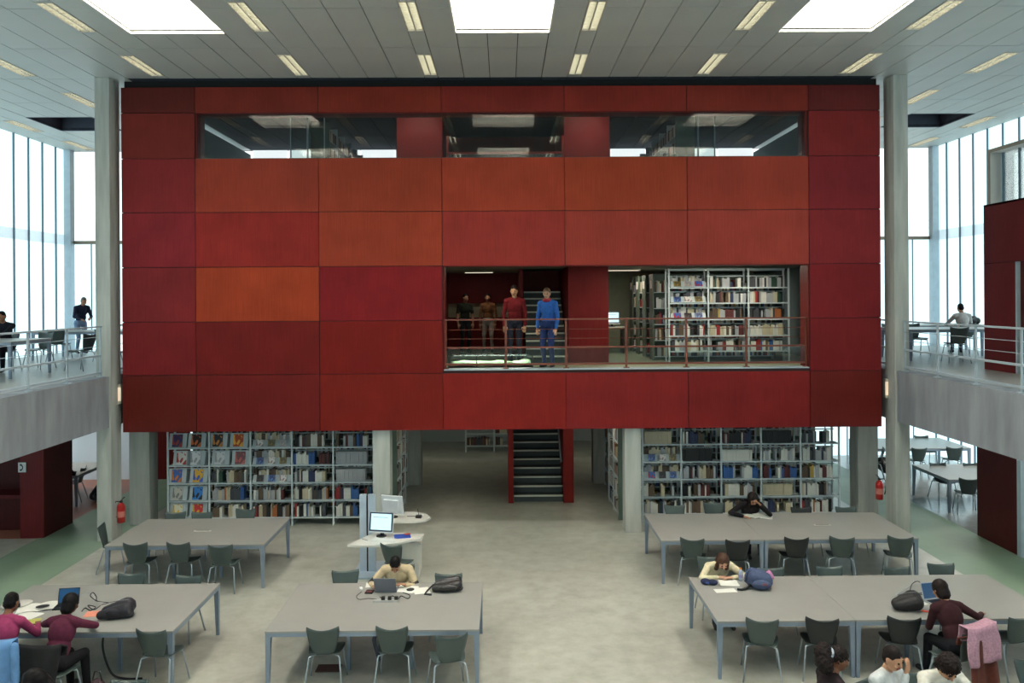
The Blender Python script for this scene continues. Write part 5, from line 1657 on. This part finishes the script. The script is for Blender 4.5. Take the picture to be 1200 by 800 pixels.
def monitor(label, x, y, z, rz):
    t = thing('monitor', label, 'monitor', (x, y, z), rz)
    W_ = mat('monitor_white', (214, 218, 222), 0.35)
    part('stand', MB().prism([(0.09 * math.cos(a * PI / 6), 0.08 * math.sin(a * PI / 6)) for a in range(12)], 0, 0.015).box(-0.03, 0.03, 0.03, 0.06, 0.015, 0.13), BLACK, t)
    Mx = Matrix.Translation((0, 0, 0.24)) @ Matrix.Rotation(R(-10), 4, 'X')
    part('casing', MB().box(-0.215, 0.215, 0.0, 0.035, -0.175, 0.175, Mx).box(-0.15, 0.15, 0.035, 0.09, -0.12, 0.11, Mx), W_, t, bevel=0.004)
    b = part('bezel', MB().box(-0.212, 0.212, -0.006, 0.0, -0.15, 0.172, Mx), mat('bezel_dark', (50, 60, 84), 0.4), t)
    part('screen', MB().box(-0.185, 0.185, -0.009, -0.006, -0.125, 0.148, Mx), mat('screen_glow', (120, 150, 160), 0.3, emit=(188, 226, 232), glow=0.8), b)
    part('window_line', MB().box(-0.15, 0.12, -0.0105, -0.009, 0.085, 0.092, Mx), mat('screen_text', (80, 100, 110), 0.5), b)
    return t


monitor('white monitor with a lit pale blue screen on the computer stand', -2.17, 14.16, 0.745, R(-12))
monitor('white monitor seen from behind on the rear tier of the computer stand', -2.08, 15.02, 0.845, R(160))
KEY = mat('keyboard_white', (222, 222, 218), 0.45)


def keyboard(label, x, y, z, rz, w=0.42):
    t = thing('keyboard', label, 'keyboard', (x, y, z), rz)
    part('base', MB().box(-w / 2, w / 2, -0.07, 0.07, 0, 0.014), KEY, t)
    for r in range(4):
        part('key_row', MB().box(-w / 2 + 0.012, w / 2 - 0.012, -0.058 + r * 0.03, -0.034 + r * 0.03, 0.014, 0.02), KEY, t)


keyboard('white keyboard before the lit monitor on the stand', -2.08, 13.92, 0.745, R(-8))
o = part('folder', MB().box(-0.14, 0.14, -0.10, 0.10, 0, 0.02), mat('folder_blue', (40, 74, 168), 0.5), None, loc=(-1.80, 14.12, 0.745), rot=(0, 0, R(12))); tag(o, 'blue folder lying on the computer stand', 'folder')
o = part('leaflet', MB().box(-0.05, 0.05, -0.035, 0.035, 0, 0.008), mat('leaflet_red', (200, 70, 50), 0.5), None, loc=(-1.72, 14.2, 0.765), rot=(0, 0, R(30))); tag(o, 'small red leaflet on the blue folder', 'leaflet')
o = part('pen', MB().tube([(-0.07, 0, 0.005), (0.07, 0, 0.005)], 0.005, 6), mat('pen_grey', (90, 92, 96), 0.4), None, loc=(-2.42, 13.95, 0.746), rot=(0, 0, R(-40))); tag(o, 'grey pen on the computer stand', 'pen')
t = thing('pen_tray', 'black pen tray on the rear tier of the stand', 'pen tray', (-1.60, 14.95, 0.845), R(-10))
part('tray', MB().box(-0.05, 0.05, -0.04, 0.04, 0, 0.05), BLACK, t); part('pen', MB().tube([(-0.22, 0, 0.02), (-0.05, 0, 0.03)], 0.006, 6), BLACK, t)
part('pen', MB().tube([(0, 0, 0.05), (-0.02, 0.0, 0.17)], 0.005, 6), BLACK, t)

# ================================================================== THINGS ON THE TABLES
ZT = 0.7425


def on(px, py, z=ZT):
    return at_z(px, py, z)


def paper(label, px, py, w, h, rz, n=1, colm=None, z=ZT):
    p = on(px, py, z)
    t = MB()
    for i in range(n):
        M = Matrix.Rotation(R(4 * (i % 3) - 3), 4, 'Z')
        t.box(-w / 2, w / 2, -h / 2, h / 2, 0.0015 * i, 0.0015 * i + 0.0012, M)
    o = part('paper_sheet', t, colm or PAPER, None, loc=(p.x, p.y, z + 0.0005), rot=(0, 0, rz))
    return tag(o, label, 'paper', 'loose papers')


def open_book(label, px, py, w, h, rz, z=ZT, cat='book'):
    p = on(px, py, z)
    t = thing('open_book', label, cat, (p.x, p.y, z), rz)
    for s in (-1, 1):
        def pg(u, v, s=s):
            return Vector((s * u * w / 2, (v - 0.5) * h, 0.006 + 0.018 * math.sin(PI * min(1, u * 1.1)) * (1 - 0.4 * u)))
        part('page_block', MB().sheet(pg, 8, 2, 0.008), PAPER, t)
    part('cover', MB().box(-w / 2 - 0.004, w / 2 + 0.004, -h / 2 - 0.004, h / 2 + 0.004, 0, 0.002), mat('book_cover_grey', (90, 90, 96), 0.5), t)
    return t


def laptop(label, px, py, rz, body_rgb, screen_rgb, glow, ang=100, w=0.31, d=0.23, z=ZT):
    p = on(px, py, z)
    bm = mat('laptop_%d_%d_%d' % tuple(body_rgb), body_rgb, 0.35, 0.3)
    t = thing('laptop', label, 'laptop', (p.x, p.y, z), rz)
    b = part('base', MB().box(-w / 2, w / 2, -d, 0, 0, 0.018), bm, t, bevel=0.003)
    part('keyboard', MB().box(-w / 2 + 0.02, w / 2 - 0.02, -d * 0.6, -0.02, 0.018, 0.020), BLACK, b)
    part('trackpad', MB().box(-0.04, 0.04, -d + 0.02, -d * 0.66, 0.018, 0.0195), bm, b)
    Mx = Matrix.Translation((0, 0, 0.016)) @ Matrix.Rotation(R(ang - 90) * -1, 4, 'X')
    l = part('lid', MB().box(-w / 2, w / 2, 0.0, 0.010, 0, d, Mx), bm, t, bevel=0.003)
    part('screen', MB().box(-w / 2 + 0.012, w / 2 - 0.012, -0.0015, 0.0, 0.014, d - 0.012, Mx), mat('laptop_screen_%d' % screen_rgb[0], (24, 36, 50), 0.15, emit=screen_rgb, glow=glow), l)
    return t


def cable(label, pts, r=0.006, m=CABLE, cat='cable'):
    # smooth the polyline
    P = [Vector(p) for p in pts]
    Q = []
    for i in range(len(P) - 1):
        p0, p1, p2, p3 = P[max(i - 1, 0)], P[i], P[i + 1], P[min(i + 2, len(P) - 1)]
        for k in range(6):
            u = k / 6
            Q.append(0.5 * ((2 * p1) + (p2 - p0) * u + (2 * p0 - 5 * p1 + 4 * p2 - p3) * u * u + (3 * p1 - p0 - 3 * p2 + p3) * u ** 3))
    Q.append(P[-1])
    o = part('cable', MB().tube(Q, r, 6), m, None, True)
    return tag(o, label, cat)


def blob(name, prims, m, parent, voxel=0.012, rough=None, loc=(0, 0, 0), rot=(0, 0, 0), smooth=3):
    f = Fig()
    for p in prims:
        if p[0] == 'c': f.cap(p[1], p[2], p[3], p[4], 'a')
        else: f.ell(p[1], p[2], 'a', p[3] if len(p) > 3 else None)
    return put(name, f.fuse(name, [m], voxel, smooth, rough), parent, loc, rot)


# --- table of the man in tan
laptop('grey laptop with its lid back to the camera before the man in tan', 452, 694, R(178), (124, 128, 138), (120, 150, 170), 0.3, 112)
p = on(423, 690)
t = thing('computer_mouse', 'small white mouse beside the grey laptop', 'mouse', (p.x, p.y, ZT), R(20))
blob('shell', [('e', (0, 0, 0.012), (0.030, 0.052, 0.020))], KEY, t, 0.006)
part('wheel', MB().tube([(-0.004, 0.03, 0.031), (0.004, 0.03, 0.031)], 0.006, 8), BLACK, t)
p = on(433, 694)
t = thing('card_wallet', 'black card wallet beside the grey laptop', 'wallet', (p.x, p.y, ZT), R(-5))
part('cover', MB().box(-0.055, 0.055, -0.06, 0.06, 0, 0.02), BLACK, t, bevel=0.004); part('card', MB().box(-0.03, 0.03, -0.04, 0.01, 0.02, 0.022), mat('card_red', (120, 60, 60), 0.4), t)
paper('white sheets under the hands of the man in tan', 474, 690, 0.34, 0.26, R(-15), 3)
paper('white sheet beside the leather bag', 494, 692, 0.22, 0.24, R(16), 2)
paper('white sheet left of the grey laptop', 437, 685, 0.2, 0.2, R(8), 1)
p = on(481, 692)
o = blob('glasses_case', [('e', (0, 0, 0.02), (0.06, 0.035, 0.022))], BLACK, None, 0.008, None, (p.x, p.y, ZT), (0, 0, R(15))); tag(o, 'small black case between the papers of the man in tan', 'case')
zc = ZT + 0.006
cable('tangled black charger cable before the grey laptop', [on(445, 699, zc), on(452, 703, zc), on(460, 698, zc), on(466, 702, zc), on(470, 698, zc), on(478, 701, zc), on(480, 697, zc), on(472, 694, zc)])
cable('thin mouse cable looping on the table of the man in tan', [on(424, 693, zc), on(418, 698, zc), on(421, 702, zc), on(432, 701, zc), on(442, 702, zc)], 0.004)
p = on(452, 705); t = thing('power_strip', 'pale power strip with black plugs on the table of the man in tan', 'power strip', (p.x, p.y, ZT), R(0))
part('body', MB().box(-0.17, 0.17, -0.025, 0.025, 0, 0.03), mat('strip_grey', (180, 180, 176), 0.5), t, bevel=0.004)
for i in range(3):
    part('plug', MB().box(-0.06 + i * 0.09, -0.01 + i * 0.09, -0.022, 0.022, 0.03, 0.075), BLACK, t, bevel=0.005)


def handbag(label, p, rz, L, W_, H_, m, strap=True, mat2=None):
    t = thing('bag', label, 'bag', p, rz)
    hl = L / 2
    blob('body', [('c', (-hl * 0.72, -W_ * 0.22, H_ * 0.26), H_ * 0.25, (hl * 0.6, -W_ * 0.2, H_ * 0.42), H_ * 0.40), ('c', (-hl * 0.6, W_ * 0.22, H_ * 0.28), H_ * 0.27, (hl * 0.55, W_ * 0.2, H_ * 0.52), H_ * 0.46), ('c', (-hl * 0.3, -W_ * 0.3, H_ * 0.16), H_ * 0.16, (hl * 0.8, -W_ * 0.1, H_ * 0.2), H_ * 0.2)], m, t, 0.012, (0.005, 16))
    part('zip', MB().tube([(-hl * 0.7, -W_ * 0.16, H_ * 0.80), (0, -W_ * 0.2, H_ * 0.95), (hl * 0.7, -W_ * 0.16, H_ * 0.98)], 0.006, 6), mat2 or mat('zip_grey', (90, 90, 96), 0.4, 0.5), t)
    blob('pocket', [('e', (0.02, -W_ * 0.40, H_ * 0.38), (hl * 0.55, W_ * 0.16, H_ * 0.26))], m, t, 0.012, (0.004, 20))
    if strap:
        part('strap', MB().tube([(-hl * 0.8, -W_ * 0.1, H_ * 0.5), (-hl * 1.15, -W_ * 0.35, H_ * 0.2), (-hl * 1.3, -W_ * 0.55, 0.012), (-hl * 0.9, -W_ * 0.65, 0.012)], 0.014, 6), BLACK, t, True)
    return t


LEATH = mat('black_leather', (40, 38, 38), 0.32, 0, 0.25, 14, bump=0.3)
p = on(524, 691); handbag('black leather shoulder bag on the table of the man in tan', (p.x, p.y, ZT), R(4), 0.48, 0.30, 0.19, LEATH)

# --- table at the left edge
p = on(136, 723); handbag('black backpack lying on the table at the left edge', (p.x, p.y, ZT), R(10), 0.46, 0.26, 0.24, mat('black_nylon', (30, 28, 36), 0.6, 0, 0.2, 14, bump=0.2), False)
laptop('open laptop hidden behind the head of the girl in burgundy', 80, 708, R(8), (40, 44, 52), (40, 100, 150), 0.3, 105, 0.27, 0.2)
open_book('white magazine spread open on the table at the left edge', 46, 712, 0.52, 0.30, R(22))
paper('white sheets under the arm of the girl in burgundy', 33, 721, 0.3, 0.22, R(-20), 3)
paper('yellow-green sheet before the person in pink', 36, 728, 0.22, 0.16, R(20), 2, mat('paper_yellow', (190, 186, 96), 0.8))
paper('salmon pink sheet beside the black backpack', 111, 719, 0.24, 0.20, R(12), 2, mat('paper_salmon', (222, 140, 116), 0.8))
p = on(20, 711)
t = thing('document_pouch', 'white and grey document pouch at the left frame edge', 'pouch', (p.x, p.y, ZT), R(35))
blob('body', [('e', (0, 0, 0.035), (0.20, 0.11, 0.04))], mat('pouch_white', (190, 188, 180), 0.6, 0, 0.1, 6), t, 0.01)
part('band', MB().box(-0.03, 0.03, -0.115, 0.115, 0.03, 0.078), BLACK, t)
o = blob('phone_case', [('e', (0, 0, 0.012), (0.09, 0.05, 0.014))], BLACK, None, 0.008, None, tuple(on(50, 711, ZT + 0.03)), (0, 0, R(25))); tag(o, 'dark glasses case lying on the open magazine', 'case')
cable('black cable coil behind the salmon sheet', [on(96, 716, zc), on(100, 712, zc), on(106, 715, zc), on(112, 711, zc), on(103, 709, zc), on(110, 714, zc), on(118, 709, zc)])
cable('black power cord standing up beside the backpack', [on(113, 704, zc), on(106, 698, ZT + 0.16), on(109, 694, ZT + 0.2), on(113, 699, ZT + 0.12), on(114, 704, zc), on(128, 706, zc)])
cable('thin pale cord running across the table at the left edge', [on(95, 698, zc), on(103, 694, zc), on(108, 696, zc), on(112, 703, zc)], 0.004, STEEL_W)
cable('black cable hanging under the table at the left edge', [(-5.18, 10.5, 0.66), (-5.2, 10.5, 0.4), (-5.1, 10.5, 0.1), (-4.95, 10.5, 0.02), (-4.7, 10.5, 0.015)], 0.014)

# --- table of the girl in cream
p = on(831, 685)
t = thing('pencil_case', 'navy pencil case beside the girl in cream', 'pencil case', (p.x, p.y, ZT), R(-14))
blob('body', [('e', (-0.05, 0, 0.045), (0.075, 0.045, 0.045)), ('e', (0.05, 0, 0.04), (0.075, 0.045, 0.042))], mat('navy_cloth', (36, 42, 74), 0.8, 0, 0.15, 20), t, 0.008)
part('badge', MB().box(-0.05, 0.0, -0.047, -0.043, 0.03, 0.055), mat('badge_blue', (70, 90, 160), 0.5), t)
paper('white sheet under the hands of the girl in cream', 854, 683, 0.26, 0.24, R(-6), 3)
paper('white sheet before the pencil case', 850, 692, 0.30, 0.14, R(6), 2)
p = on(868, 680)
t = thing('water_bottle', 'small clear water bottle beside the blue backpack', 'bottle', (p.x, p.y, ZT))
part('body', MB().lathe([(0.026, 0), (0.032, 0.01), (0.032, 0.12), (0.024, 0.15), (0.014, 0.165)], 14), mat('clear_plastic', (178, 188, 210), 0.15), t, True)
part('cap', MB().lathe([(0.016, 0.165), (0.016, 0.185), (0.012, 0.188)], 12), mat('cap_orange', (220, 130, 60), 0.4), t)
part('label', MB().lathe([(0.0325, 0.05), (0.033, 0.05), (0.033, 0.09), (0.0325, 0.09)], 14), mat('label_violet', (150, 140, 190), 0.5), t)
p = on(889, 688)
t = thing('backpack', 'blue-grey backpack with a pink cloth on the table of the girl in cream', 'backpack', (p.x, p.y, ZT), R(-8))
BP = mat('blue_grey_canvas', (66, 78, 108), 0.8, 0, 0.15, 18, bump=0.2)
blob('body', [('e', (-0.02, 0.02, 0.12), (0.18, 0.14, 0.14)), ('e', (0.06, 0.0, 0.10), (0.14, 0.13, 0.12)), ('e', (-0.08, 0.05, 0.15), (0.10, 0.10, 0.12))], BP, t, 0.012, (0.008, 14))
blob('pocket', [('e', (0.02, -0.12, 0.08), (0.13, 0.06, 0.07))], BP, t, 0.01, (0.004, 18))
part('badge', MB().box(0.02, 0.09, -0.185, -0.178, 0.09, 0.12), mat('badge_red', (120, 70, 80), 0.5), t)
part('strap', MB().tube([(-0.12, -0.08, 0.06), (-0.18, -0.12, 0.03), (-0.26, -0.16, 0.016), (-0.32, -0.15, 0.016)], 0.018, 6), BLACK, t, True)
part('strap', MB().tube([(-0.10, 0.02, 0.25), (-0.17, -0.04, 0.22), (-0.20, -0.08, 0.10)], 0.014, 6), BP, t, True)
p = on(902, 680)
o = blob('scarf', [('e', (0, 0, 0.07), (0.05, 0.05, 0.07)), ('e', (0.03, 0, 0.04), (0.045, 0.05, 0.045))], mat('pink_scarf', (196, 128, 172), 0.9, 0, 0.25, 26), None, 0.009, (0.008, 30), (p.x, p.y + 0.03, ZT)); tag(o, 'crumpled pink-lilac cloth beside the blue-grey backpack', 'scarf')

# --- table of the woman in maroon
laptop('laptop with a dark blue screen before the woman in maroon', 1093, 703, R(12), (172, 176, 184), (38, 70, 104), 0.5, 108, 0.28, 0.22)
p = on(1062, 714); handbag('black shoulder bag on the table edge beside the woman in maroon', (p.x, p.y, ZT), R(-4), 0.36, 0.20, 0.25, mat('black_bag', (24, 22, 24), 0.6, 0, 0.2, 14), False)
p = on(1085, 717)
t = thing('marker_pen', 'orange-red marker pen beside the black shoulder bag', 'pen', (p.x, p.y, ZT), R(-30))
part('barrel', MB().tube([(-0.05, 0, 0.012), (0.03, 0, 0.012)], 0.011, 8), mat('marker_red', (226, 84, 60), 0.4), t); part('cap', MB().tube([(0.03, 0, 0.012), (0.06, 0, 0.012)], 0.012, 8), mat('marker_red', (226, 84, 60), 0.4), t)
cable('black cable arched on the table beside the blue-screened laptop', [on(1066, 693, zc), on(1069, 684, ZT + 0.05), on(1076, 681, ZT + 0.08), on(1082, 687, ZT + 0.04), on(1081, 694, zc), on(1073, 695, zc), on(1085, 697, zc)])
cable('thin pale cord running from the black bag to the table middle', [on(1049, 697, zc), on(1060, 690, zc), on(1068, 684, zc), on(1071, 680, zc)], 0.004, STEEL_W)
paper('white note sheets behind the black shoulder bag', 1076, 707, 0.22, 0.16, R(30), 2)

# --- table of the woman in black
open_book('open white book under the arm of the woman in black', 884, 605, 0.42, 0.26, R(-10))
paper('white sheet beside the open book of the woman in black', 898, 606, 0.22, 0.22, R(-20), 3)
paper('white sheet across the open book of the woman in black', 890, 602, 0.26, 0.18, R(8), 2, z=ZT + 0.03)
cable('dark cable bundle dropping under the table by the gallery column', [(5.35, 14.5, 0.70), (5.36, 14.5, 0.5), (5.33, 14.5, 0.3), (5.36, 14.5, 0.1), (5.42, 14.5, 0.02)], 0.03, mat('cable_snake', (70, 76, 90), 0.5))
cable('cable bundle dropping under the table of the man in tan', [(-1.75, 10.95, 0.70), (-1.72, 10.95, 0.5), (-1.78, 10.95, 0.3), (-1.74, 10.95, 0.12), (-1.7, 10.9, 0.03)], 0.03, MATS['cable_snake'])
o = part('floor_box', MB().box(-0.16, 0.16, -0.10, 0.10, 0, 0.015), mat('floor_box_brown', (84, 52, 46), 0.5), None, loc=(-2.35, 10.75, 0)); tag(o, 'brown floor socket plate under the table of the man in tan', 'socket')

# --- clothes on chairs
def drape(name, label, cat, x, y, rz, w, front, back, m, seed, z0=0.815, yb=-0.285, sag=0.03, parent_chair=None, sleeves=False):
    """cloth hung over a chair back: one folded sheet, front and back flaps"""
    rr = random.Random(seed); ph = [rr.uniform(0, 6) for _ in range(4)]
    t = thing(name, label, cat, (x, y, 0), rz)
    Lt = front + back

    def fn(u, v):
        sx = (u - 0.5)
        s = v * Lt - front
        wob = 0.018 * math.sin(9 * u + ph[0] + 2 * v) + 0.012 * math.sin(17 * u + ph[1])
        r = 0.035
        if s < 0:
            yy = yb + r + 0.03 + wob * min(1, -s * 6) ; zz = z0 - (-s) - 0.02
            if s > -r: zz = z0 + math.sqrt(max(r * r - (r + s) ** 2, 0)) * 0.4
        else:
            yy = yb - r - 0.02 - 0.10 * s + wob * min(1, s * 6); zz = z0 - s
            if s < r: zz = z0 + math.sqrt(max(r * r - (r - s) ** 2, 0)) * 0.4
        edge = 1 + 0.10 * math.sin(5 * v + ph[2])
        zz -= sag * (1 - abs(2 * sx) ** 2) * (1 if abs(s) < 0.05 else 0.5)
        zz -= 0.05 * (0.5 + 0.5 * math.sin(7 * u + ph[3])) * max(0, abs(s) - 0.15)
        return Vector((sx * w * edge, yy, zz))
    part('cloth', MB().sheet(fn, 22, 18, 0.014), m, t, True)
    if sleeves:
        for s in (-1, 1):
            blob('sleeve', [('c', (s * w * 0.50, yb - 0.06, z0 - 0.04), 0.05, (s * w * 0.56, yb - 0.10, z0 - 0.42), 0.045)], m, t, 0.012, (0.006, 20))
    return t


cx, cy, cr = 5.54, 9.97, R(26)
chair(cx, cy, cr, 'chair draped with a pink cardigan behind the woman in maroon')
drape('jacket', 'rust-brown jacket hung on the chair under the pink cardigan', 'jacket', cx, cy, cr, 0.50, 0.12, 0.62, mat('brown_jacket', (96, 44, 32), 0.85, 0, 0.2, 16), 3, z0=0.84)
drape('cardigan', 'pink knitted cardigan draped over the chair behind the woman in maroon', 'cardigan', cx, cy, cr, 0.54, 0.16, 0.42, mat('pink_knit', (186, 142, 160), 0.95, 0, 0.2, 40, bump=0.5), 7, z0=0.93, yb=-0.30)
cx, cy, cr = -5.43, 9.78, R(-6)
chair(cx, cy, cr, 'chair hung with a black coat behind the girl in burgundy')
drape('coat', 'long black coat hung over the chair of the girl in burgundy', 'coat', cx, cy, cr, 0.60, 0.14, 0.72, mat('black_coat', (22, 20, 22), 0.9, 0, 0.2, 12), 9, z0=0.92)
cx, cy, cr = -5.98, 9.74, R(0)
chair(cx, cy, cr, 'chair hung with a light blue padded jacket at the frame edge')
drape('jacket', 'light blue padded jacket over the chair at the left frame edge', 'jacket', cx, cy, cr, 0.62, 0.14, 0.60, mat('blue_padded', (96, 140, 188), 0.7, 0, 0.15, 10, bump=0.4), 12, sleeves=True, z0=0.95)
chair(-4.05, 8.5, B, 'chair back just showing at the bottom edge beside the girl with glasses')
chair(5.85, 8.75, B - R(6), 'dark chair in the bottom corner below the draped cardigan')
p = (-4.95, 10.15, 0.0)
blob_t = thing('bag', 'dark maroon bag on the floor under the table at the left edge', 'bag', (-5.0, 9.95, 0))
blob('body', [('e', (0, 0, 0.14), (0.10, 0.09, 0.14))], mat('maroon_bag', (58, 36, 44), 0.7), blob_t, 0.012, (0.006, 16))
part('strap', MB().tube([(-0.06, 0, 0.24), (-0.03, 0, 0.36), (0.03, 0, 0.36), (0.06, 0, 0.24)], 0.01, 6), BLACK, blob_t, True)

# --- under the right gallery
t = thing('jacket', 'dark red jacket heaped on the table end seen past the right bookcase', 'jacket', (10.2, 22.9, ZT))
blob('cloth', [('e', (0, 0, 0.12), (0.18, 0.2, 0.13)), ('e', (-0.12, -0.1, 0.07), (0.12, 0.14, 0.09))], mat('dark_red_jacket', (70, 32, 36), 0.9, 0, 0.2, 14), t, 0.015, (0.015, 14))
handbag('black bag hanging beside the table end seen past the right bookcase', (10.15, 21.55, 0.15), R(80), 0.36, 0.2, 0.42, BLACK)
handbag('black rucksack on the floor beside the chair under the left gallery', (-9.95, 20.0, 0.0), R(70), 0.42, 0.3, 0.40, MATS['black_nylon'])
o = thing('bag', 'black bag on the floor beside the chair near the right red panel', 'bag', (11.45, 18.6, 0))
blob('body', [('e', (0, 0, 0.13), (0.12, 0.1, 0.14))], BLACK, o, 0.014)
part('strap', MB().tube([(-0.06, 0, 0.24), (0, 0, 0.36), (0.06, 0, 0.24)], 0.01, 6), BLACK, o, True)

# --- galleries
t = thing('water_bottle', 'clear water bottle on the left gallery table', 'bottle', (-10.95, 16.75, ZB + ZT))
part('body', MB().lathe([(0.036, 0), (0.042, 0.015), (0.042, 0.20), (0.03, 0.26), (0.015, 0.29)], 14), mat('clear_plastic', (178, 188, 210), 0.15), t, True)
part('cap', MB().lathe([(0.017, 0.29), (0.017, 0.315), (0.012, 0.318)], 12), WHITE, t)
t = thing('folder_pile', 'dark folders held on the gallery table by the standing man', 'folders', (-12.0, 22.3, ZB + ZT), R(15))
part('folder', MB().box(-0.16, 0.16, -0.11, 0.11, 0, 0.03), BLACK, t); part('paper', MB().box(-0.14, 0.14, -0.10, 0.10, 0.03, 0.034), PAPER, t)
handbag('dark bag on the table beside the man in white shirt on the right gallery', (12.6, 21.75, ZB + ZT), R(10), 0.4, 0.25, 0.24, BLACK, False)

# --- in the red box: low display case and study desk with screen
t = thing('display_case', 'low glass display case with a green landscape model behind the box railing', 'display case', (-0.30, 17.75, ZB))
part('plinth', MB().box(-0.92, 0.92, -0.30, 0.35, 0, 0.06), mat('plinth_dark', (52, 48, 46), 0.6), t)


def terr(u, v):
    return Vector(((u - 0.5) * 1.74, (v - 0.5) * 0.58, 0.09 + 0.05 * mnoise.noise(Vector((u * 6, v * 3, 1.7))) + 0.06 * v))


part('model_landscape', MB().sheet(terr, 26, 10, 0.02), mat('model_green', (176, 196, 150), 0.8, 0, 0.55, 7, detail=6), t, True)
part('light_strip', MB().box(-0.85, 0.85, 0.30, 0.33, 0.26, 0.29), glow_mat('case_light', (255, 250, 232), 3.0), t)
ld = bpy.data.lights.new('case_lamp', 'AREA'); ld.shape = 'RECTANGLE'; ld.size = 1.6; ld.size_y = 0.1; ld.energy = 9.0; ld.color = (1, 0.98, 0.9)
lo = put('case_lamp', ld, t, (0, 0.2, 0.295))
part('glass_side', MB().box(-0.9, 0.9, -0.302, -0.296, 0.06, 0.30), GLASS, t)
part('glass_top', MB().box(-0.9, 0.9, -0.30, 0.35, 0.30, 0.306), GLASS, t)
for x in (-0.9, -0.3, 0.3, 0.9):
    part('frame_post', MB().box(x - 0.012, x + 0.012, -0.306, -0.29, 0.06, 0.30), mat('case_frame', (84, 78, 72), 0.4), t)
t = thing('study_desk', 'small desk with a lit screen at the end of the book room in the box', 'desk', (2.95, 22.4, ZB))
part('top', MB().box(-0.4, 0.35, -0.3, 0.3, 0.70, 0.73), DESK, t)
for x in (-0.36, 0.31):
    part('leg', MB().box(x - 0.02, x + 0.02, -0.28, 0.28, 0, 0.70), BLACK, t)
monitor('small lit screen on the desk in the book room of the box', 2.98, 22.4, ZB + 0.73, 0)

bpy.data.scenes.remove(TMP)
